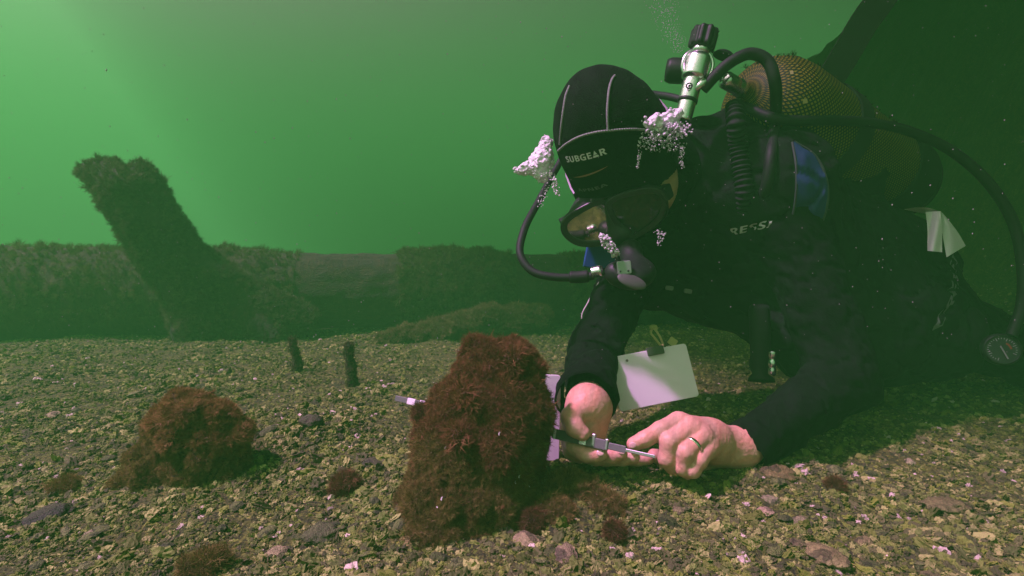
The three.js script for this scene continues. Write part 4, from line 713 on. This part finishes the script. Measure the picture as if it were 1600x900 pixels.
// ---------------------------------------------------------------- white sheet tucked behind the vest pocket
{
  const o = thing('white_sheet', 'crumpled white plastic sheet tucked behind the dive vest', 'plastic sheet', P(1460, 365, 1.0));
  const m = phys(rgb(0.62, 0.68, 0.60), 0.7, { side: THREE.DoubleSide });
  const leaf = (L, Rr, d0, d1, w) => { const pos = [], idx = [], N = 16, lc = new THREE.CatmullRomCurve3(L.map(([a, b]) => V(a, b, 0))), rc = new THREE.CatmullRomCurve3(Rr.map(([a, b]) => V(a, b, 0)));
    for (const th of [0, 0.0015]) for (let j = 0; j <= N; j++) for (let i = 0; i <= N; i++) { const a = lc.getPoint(j / N).lerp(rc.getPoint(j / N), i / N), q = P(a.x, a.y, d0 + (d1 - d0) * i / N + w * Math.sin(i / N * 5 + j / N * 3) + th); pos.push(q.x, q.y, q.z); }
    const S = (N + 1) * (N + 1); for (let j = 0; j < N; j++) for (let i = 0; i < N; i++) { const a = j * (N + 1) + i; idx.push(a, a + N + 1, a + 1, a + 1, a + N + 1, a + N + 2, S + a, S + a + 1, S + a + N + 1, S + a + 1, S + a + N + 2, S + a + N + 1); }
    const g = new THREE.BufferGeometry(); g.setAttribute('position', new THREE.Float32BufferAttribute(pos, 3)); g.setIndex(idx); g.computeVertexNormals(); return local(g, o); };
  mesh('sheet', leaf([[1446, 331], [1449, 355], [1449, 392]], [[1470, 330], [1472, 360], [1472, 394]], 1.005, 0.995, 0.004), m, o);
  mesh('fold', leaf([[1412, 327], [1425, 330], [1446, 334]], [[1430, 324], [1452, 325], [1470, 331]], 1.03, 1.0, 0.003), m, o);
  mesh('fold', leaf([[1470, 331], [1472, 362], [1479, 402]], [[1473, 333], [1496, 362], [1509, 384]], 0.998, 1.02, 0.004), m, o);
}
// ---------------------------------------------------------------- slates, caliper, ring
{
  const white = phys(rgb(0.72, 0.72, 0.72), 0.5);
  const place = (tl, tr, bl) => { const x = tr.clone().sub(tl), y = tl.clone().sub(bl), w = x.length(), X = x.clone().normalize(), Z = X.clone().cross(y).normalize(), Y = Z.clone().cross(X); return { w, h: y.dot(Y), M: frame(X, Y, Z, tl.clone().add(tr).add(bl).add(tr.clone().sub(tl).add(bl)).multiplyScalar(0.25)) }; };
  const s1 = place(P(962, 557, 0.845), P(1083, 534, 0.855), P(956, 646, 0.825)), c1 = V().setFromMatrixPosition(s1.M), o = thing('dive_slate', 'white plastic slate with a clip hanging by a lanyard behind the diver’s arm', 'slate', c1);
  mesh('board', local(rbox(s1.w, s1.h, 0.0035, 0.006).applyMatrix4(s1.M), o), white, o);
  const at = (x, y, z) => V(x, y, z).applyMatrix4(s1.M);
  mesh('clip', local(rbox(0.028, 0.014, 0.008, 0.002).translate(0.013, s1.h / 2 - 0.003, 0.002).applyMatrix4(s1.M), o), mat(rgb(0.06, 0.09, 0.05), 0.6), o);
  mesh('peg_hole', local(new THREE.CylinderGeometry(0.0022, 0.0022, 0.001, 14).rotateX(Math.PI / 2).translate(-s1.w / 2 + 0.030, s1.h / 2 - 0.010, 0.0021).applyMatrix4(s1.M), o), mat(rgb(0.15, 0.13, 0.13), 0.7), o);
  const lan = mat(rgb(0.5, 0.52, 0.18), 0.7), e = at(0.022, s1.h / 2 - 0.004, 0.004);
  const ly = mesh('lanyard', local(capped([e, P(1034, 532, 0.94), P(1026, 518, 0.95), P(1020, 513, 0.96), P(1017, 520, 0.96), P(1023, 528, 0.955), P(1036, 545, 0.94)], 0.0022, 50, 8), o), lan, o);
  mesh('snap_hook', local(capped([P(1016, 514, 0.958), P(1018, 510, 0.958), P(1024, 510, 0.958), P(1026, 516, 0.958)], 0.0030, 20, 8), o), lan, ly);
  mesh('tag', local(rbox(0.016, 0.014, 0.002, 0.002).rotateZ(-0.6).translate(...P(1051, 534, 0.955).toArray()), o), lan, ly);
  const s2 = place(P(792, 583, 0.745), P(876, 586, 0.738), P(790, 716, 0.745)), c2 = V().setFromMatrixPosition(s2.M), o2 = thing('dive_slate', 'white plastic slate standing on edge between the big stump and the hand', 'slate', c2);
  mesh('board', local(rbox(s2.w, s2.h, 0.003, 0.006).applyMatrix4(s2.M), o2), white, o2);
}
{
  const D0 = 0.80, D1 = 0.615, a = P(618, 622, D0), b = P(1024, 713, D1), o = thing('caliper', 'grey metal caliper held level behind the big stump', 'caliper', b), X = b.clone().sub(a).normalize(), Z = V(0, 0.25, 1).addScaledVector(X, -X.dot(V(0, 0.25, 1))).normalize(), Y = Z.clone().cross(X), L = a.distanceTo(b), M = frame(X, Y, Z, a);
  const steel = phys(rgb(0.42, 0.42, 0.42), 0.3, { metalness: 0.85 }), plast = phys(rgb(0.11, 0.12, 0.11), 0.5), paleP = phys(rgb(0.8, 0.76, 0.8), 0.4);
  const part = (n, x0, x1, y, h, d, m, parent = o) => mesh(n, local(rbox(x1 - x0, h, d, 0.001).translate((x0 + x1) / 2, y, 0).applyMatrix4(M), o), m, parent);
  const tp = (px) => { const q = (px - 618) / 406; return L * q * D0 / (D1 + q * (D0 - D1)); };
  part('beam', 0, tp(978), 0, 0.0085, 0.003, plast); part('depth_rod', tp(960), L, -0.0005, 0.004, 0.002, steel);
  part('end_jaw', tp(637), tp(649), 0, 0.0096, 0.0036, paleP); part('end_jaw', tp(656), tp(672), 0, 0.0105, 0.0042, paleP);
  const sl = part('slider', tp(864), tp(950), 0, 0.0125, 0.006, plast);
  part('scale_plate', tp(906), tp(917), 0.0005, 0.0130, 0.0075, chrome, sl); part('thumb_screw', tp(925), tp(930), 0.003, 0.015, 0.008, steel, sl); part('scale_plate', tp(866), tp(870), 0.0, 0.0131, 0.0068, paleP, sl); part('lock', tp(946), tp(950), 0.001, 0.0135, 0.007, steel, sl);
  const rc = P(1071, 703, 0.6595), dir = P(1071, 707, 0.660).sub(P(1096, 683, 0.681)).normalize(), q = new THREE.Quaternion().setFromUnitVectors(V(0, 0, 1), dir), mid = P(1096, 683, 0.681).lerp(P(1071, 707, 0.660), 0.62);
  mesh('finger_ring', local(new THREE.TorusGeometry(0.0128, 0.0016, 10, 40).scale(1, 1, 1.7).applyQuaternion(q).translate(mid.x, mid.y, mid.z), person), phys(rgb(0.9, 0.82, 0.75), 0.12, { metalness: 1 }), person);
}
// ---------------------------------------------------------------- exhaled bubbles and drifting specks
{
  const ball = new THREE.IcosahedronGeometry(1, 2), air = phys(rgb(0.74, 0.74, 0.74), 0.5);
  const paleAir = phys(rgb(0.55, 0.56, 0.55), 0.3);
  const cloudOf = (label, list, airM = air) => {
    const o = new THREE.InstancedMesh(ball, airM, list.length), M = new THREE.Matrix4(), q = new THREE.Quaternion();
    list.forEach(([p, r, s], i) => { q.setFromEuler(new THREE.Euler(rr(0, 3), rr(0, 3), rr(0, 3))); o.setMatrixAt(i, M.compose(p, q, V(r * s, r, r * (0.6 + 0.4 * s)))); });
    o.name = numbered('exhaled_bubbles'); o.castShadow = o.receiveShadow = true; o.userData = { kind: 'stuff', label, category: 'bubbles' }; scene.add(o);
  };
  const blob = (n, spine, rad, r0, r1, d, dd) => { const out = []; for (let i = 0; i < n; i++) { const t = rnd() * (spine.length - 1), k = Math.min(spine.length - 2, Math.floor(t)), f = t - k, w = rad[k] + (rad[k + 1] - rad[k]) * f, a = rr(0, 6.28), l = Math.sqrt(rnd()) * w; out.push([P(spine[k][0] + (spine[k + 1][0] - spine[k][0]) * f + Math.cos(a) * l, spine[k][1] + (spine[k + 1][1] - spine[k][1]) * f + Math.sin(a) * l, d + rr(-dd, dd)), rr(r0, r1) * (l > w * 0.8 ? 0.6 : 1), rr(0.8, 1.5)]); } return out; };
  { // the dense core of the breath beside the hood: one foaming mass of merged bubbles
    const cs = [cap(P(854, 222, 0.86), P(847, 250, 0.86), 0.011, 0.018), cap(P(847, 250, 0.86), P(847, 276, 0.86), 0.018, 0.011), cap(P(842, 262, 0.86), P(820, 264, 0.86), 0.014, 0.009), cap(P(820, 264, 0.86), P(806, 267, 0.86), 0.009, 0.004)];
    const f = (x, y, z) => { let d = 9; for (const c of cs) d = smin(d, c(x, y, z), 0.012); return d + 0.0045 * fbm3(x * 85, y * 85, z * 85, 2) + 0.001; };
    const cr = [cap(P(1042, 188, 0.80), P(1060, 178, 0.80), 0.013, 0.009), cap(P(1050, 186, 0.80), P(1045, 198, 0.80), 0.012, 0.007), cap(P(1005, 196, 0.785), P(1024, 190, 0.785), 0.006, 0.012), cap(P(1024, 190, 0.785), P(1030, 202, 0.785), 0.010, 0.006)];
    const f2 = (x, y, z) => { let d = 9; for (const c of cr) d = smin(d, c(x, y, z), 0.008); return d + 0.005 * fbm3(x * 80, y * 80, z * 80, 2) + 0.001; };
    const o2 = mesh('exhaled_bubbles', surface(f2, P(990, 215, 0.79).add(V(0, 0, -0.03)), P(1080, 165, 0.79).add(V(0, 0, 0.03)), 0.0018), air); o2.userData = { kind: 'stuff', label: 'two bright bubble lumps between the hood and the vest shoulder', category: 'bubbles' };
    const o = mesh('exhaled_bubbles', surface(f, P(795, 295, 0.86).add(V(0, 0, -0.04)), P(872, 205, 0.86).add(V(0.01, 0, 0.04)), 0.0018), air); o.userData = { kind: 'stuff', label: 'dense bright core of the exhaled breath beside the hood', category: 'bubbles' };
  }
  cloudOf('bright white cloud of exhaled bubbles streaming past the hose side of the hood', [...blob(120, [[854, 217], [848, 240], [843, 262], [846, 280]], [8, 14, 17, 9], 0.0006, 0.0018, 0.86, 0.022), ...blob(50, [[835, 262], [818, 264], [804, 266]], [13, 9, 4], 0.0008, 0.0022, 0.86, 0.015), ...blob(60, [[858, 270], [868, 290], [872, 305]], [7, 6, 4], 0.0010, 0.0022, 0.85, 0.01), ...blob(40, [[855, 290], [848, 310], [842, 322]], [6, 6, 5], 0.0006, 0.0012, 0.85, 0.01)]);
  cloudOf('pale foamy exhaled bubbles gathered between the hood and the vest shoulder', [...blob(20, [[1048, 178], [1054, 186], [1046, 194]], [10, 13, 8], 0.0022, 0.0055, 0.80, 0.008), ...blob(16, [[1000, 194], [1016, 188], [1028, 198]], [4, 9, 8], 0.0018, 0.0046, 0.785, 0.008), ...blob(520, [[996, 208], [1030, 208], [1072, 202]], [11, 15, 14], 0.0008, 0.0022, 0.79, 0.012), ...blob(240, [[992, 224], [1020, 228], [1066, 226]], [7, 10, 11], 0.0006, 0.0015, 0.79, 0.012), ...blob(60, [[1000, 235], [998, 250], [996, 262]], [3, 3, 2], 0.0005, 0.0010, 0.78, 0.008), ...blob(60, [[1066, 235], [1064, 250], [1068, 262]], [5, 5, 4], 0.0006, 0.0012, 0.79, 0.01)], paleAir);
  cloudOf('small greenish exhaled bubbles trapped under the mask', [...blob(170, [[942, 368], [950, 382], [962, 396]], [6, 10, 7], 0.0010, 0.0030, 0.775, 0.010), ...blob(40, [[1025, 362], [1036, 368], [1030, 380]], [7, 8, 6], 0.0006, 0.0014, 0.80, 0.01)], paleAir);
  cloudOf('fine rising bubble stream above the hood', blob(420, [[1062, 75], [1048, 50], [1040, 20], [1030, -10]], [14, 20, 26, 30], 0.0003, 0.0008, 1.0, 0.08));
  const specks = new THREE.InstancedMesh(new THREE.IcosahedronGeometry(1, 0), mat(rgb(0.3, 0.33, 0.27), 0.8), 2600), M = new THREE.Matrix4(), q = new THREE.Quaternion();
  for (let i = 0; i < 2600; i++) { const d = rr(0.3, 2.4), r = rr(0.0002, 0.00062) * (0.5 + 0.5 * d); specks.setMatrixAt(i, M.compose(P(rr(-100, 1700), rr(-60, 560), d), q, V(r, r * rr(0.6, 2), r))); }
  specks.name = 'drifting_specks'; specks.castShadow = specks.receiveShadow = true; specks.userData = { kind: 'stuff', label: 'fine silt specks drifting in the green water', category: 'silt' }; scene.add(specks);
}
// ---------------------------------------------------------------- moored barge overhead, outside the frame: it shades the water to the right
{
  const o = thing('barge', 'flat bottomed barge moored overhead and shading the water beside the diver', 'barge', V(2.2, 6.6, -3.5));
  const sh = new THREE.Shape([[-10.3, 11.4], [-0.14, -5], [18, -5], [18, 11.4]].map(([a, b]) => new THREE.Vector2(a, b)));   // plan of the hull: bow raked to one side
  mesh('hull', new THREE.ExtrudeGeometry(sh, { depth: 0.45, bevelEnabled: true, bevelThickness: 0.15, bevelSize: 0.3, bevelOffset: -0.3, bevelSegments: 3 }).rotateX(-Math.PI / 2).translate(-o.position.x, 0, -o.position.z), mat(rgb(0.05, 0.055, 0.045), 0.9), o);
  for (const z of [-2.4, 0, 2.4]) mesh('keel_strip', rbox(7.6, 0.12, 0.16, 0.02).translate(0, -0.2, z), mat(rgb(0.05, 0.05, 0.04), 0.9), o);
}
renderer.render(scene, camera);
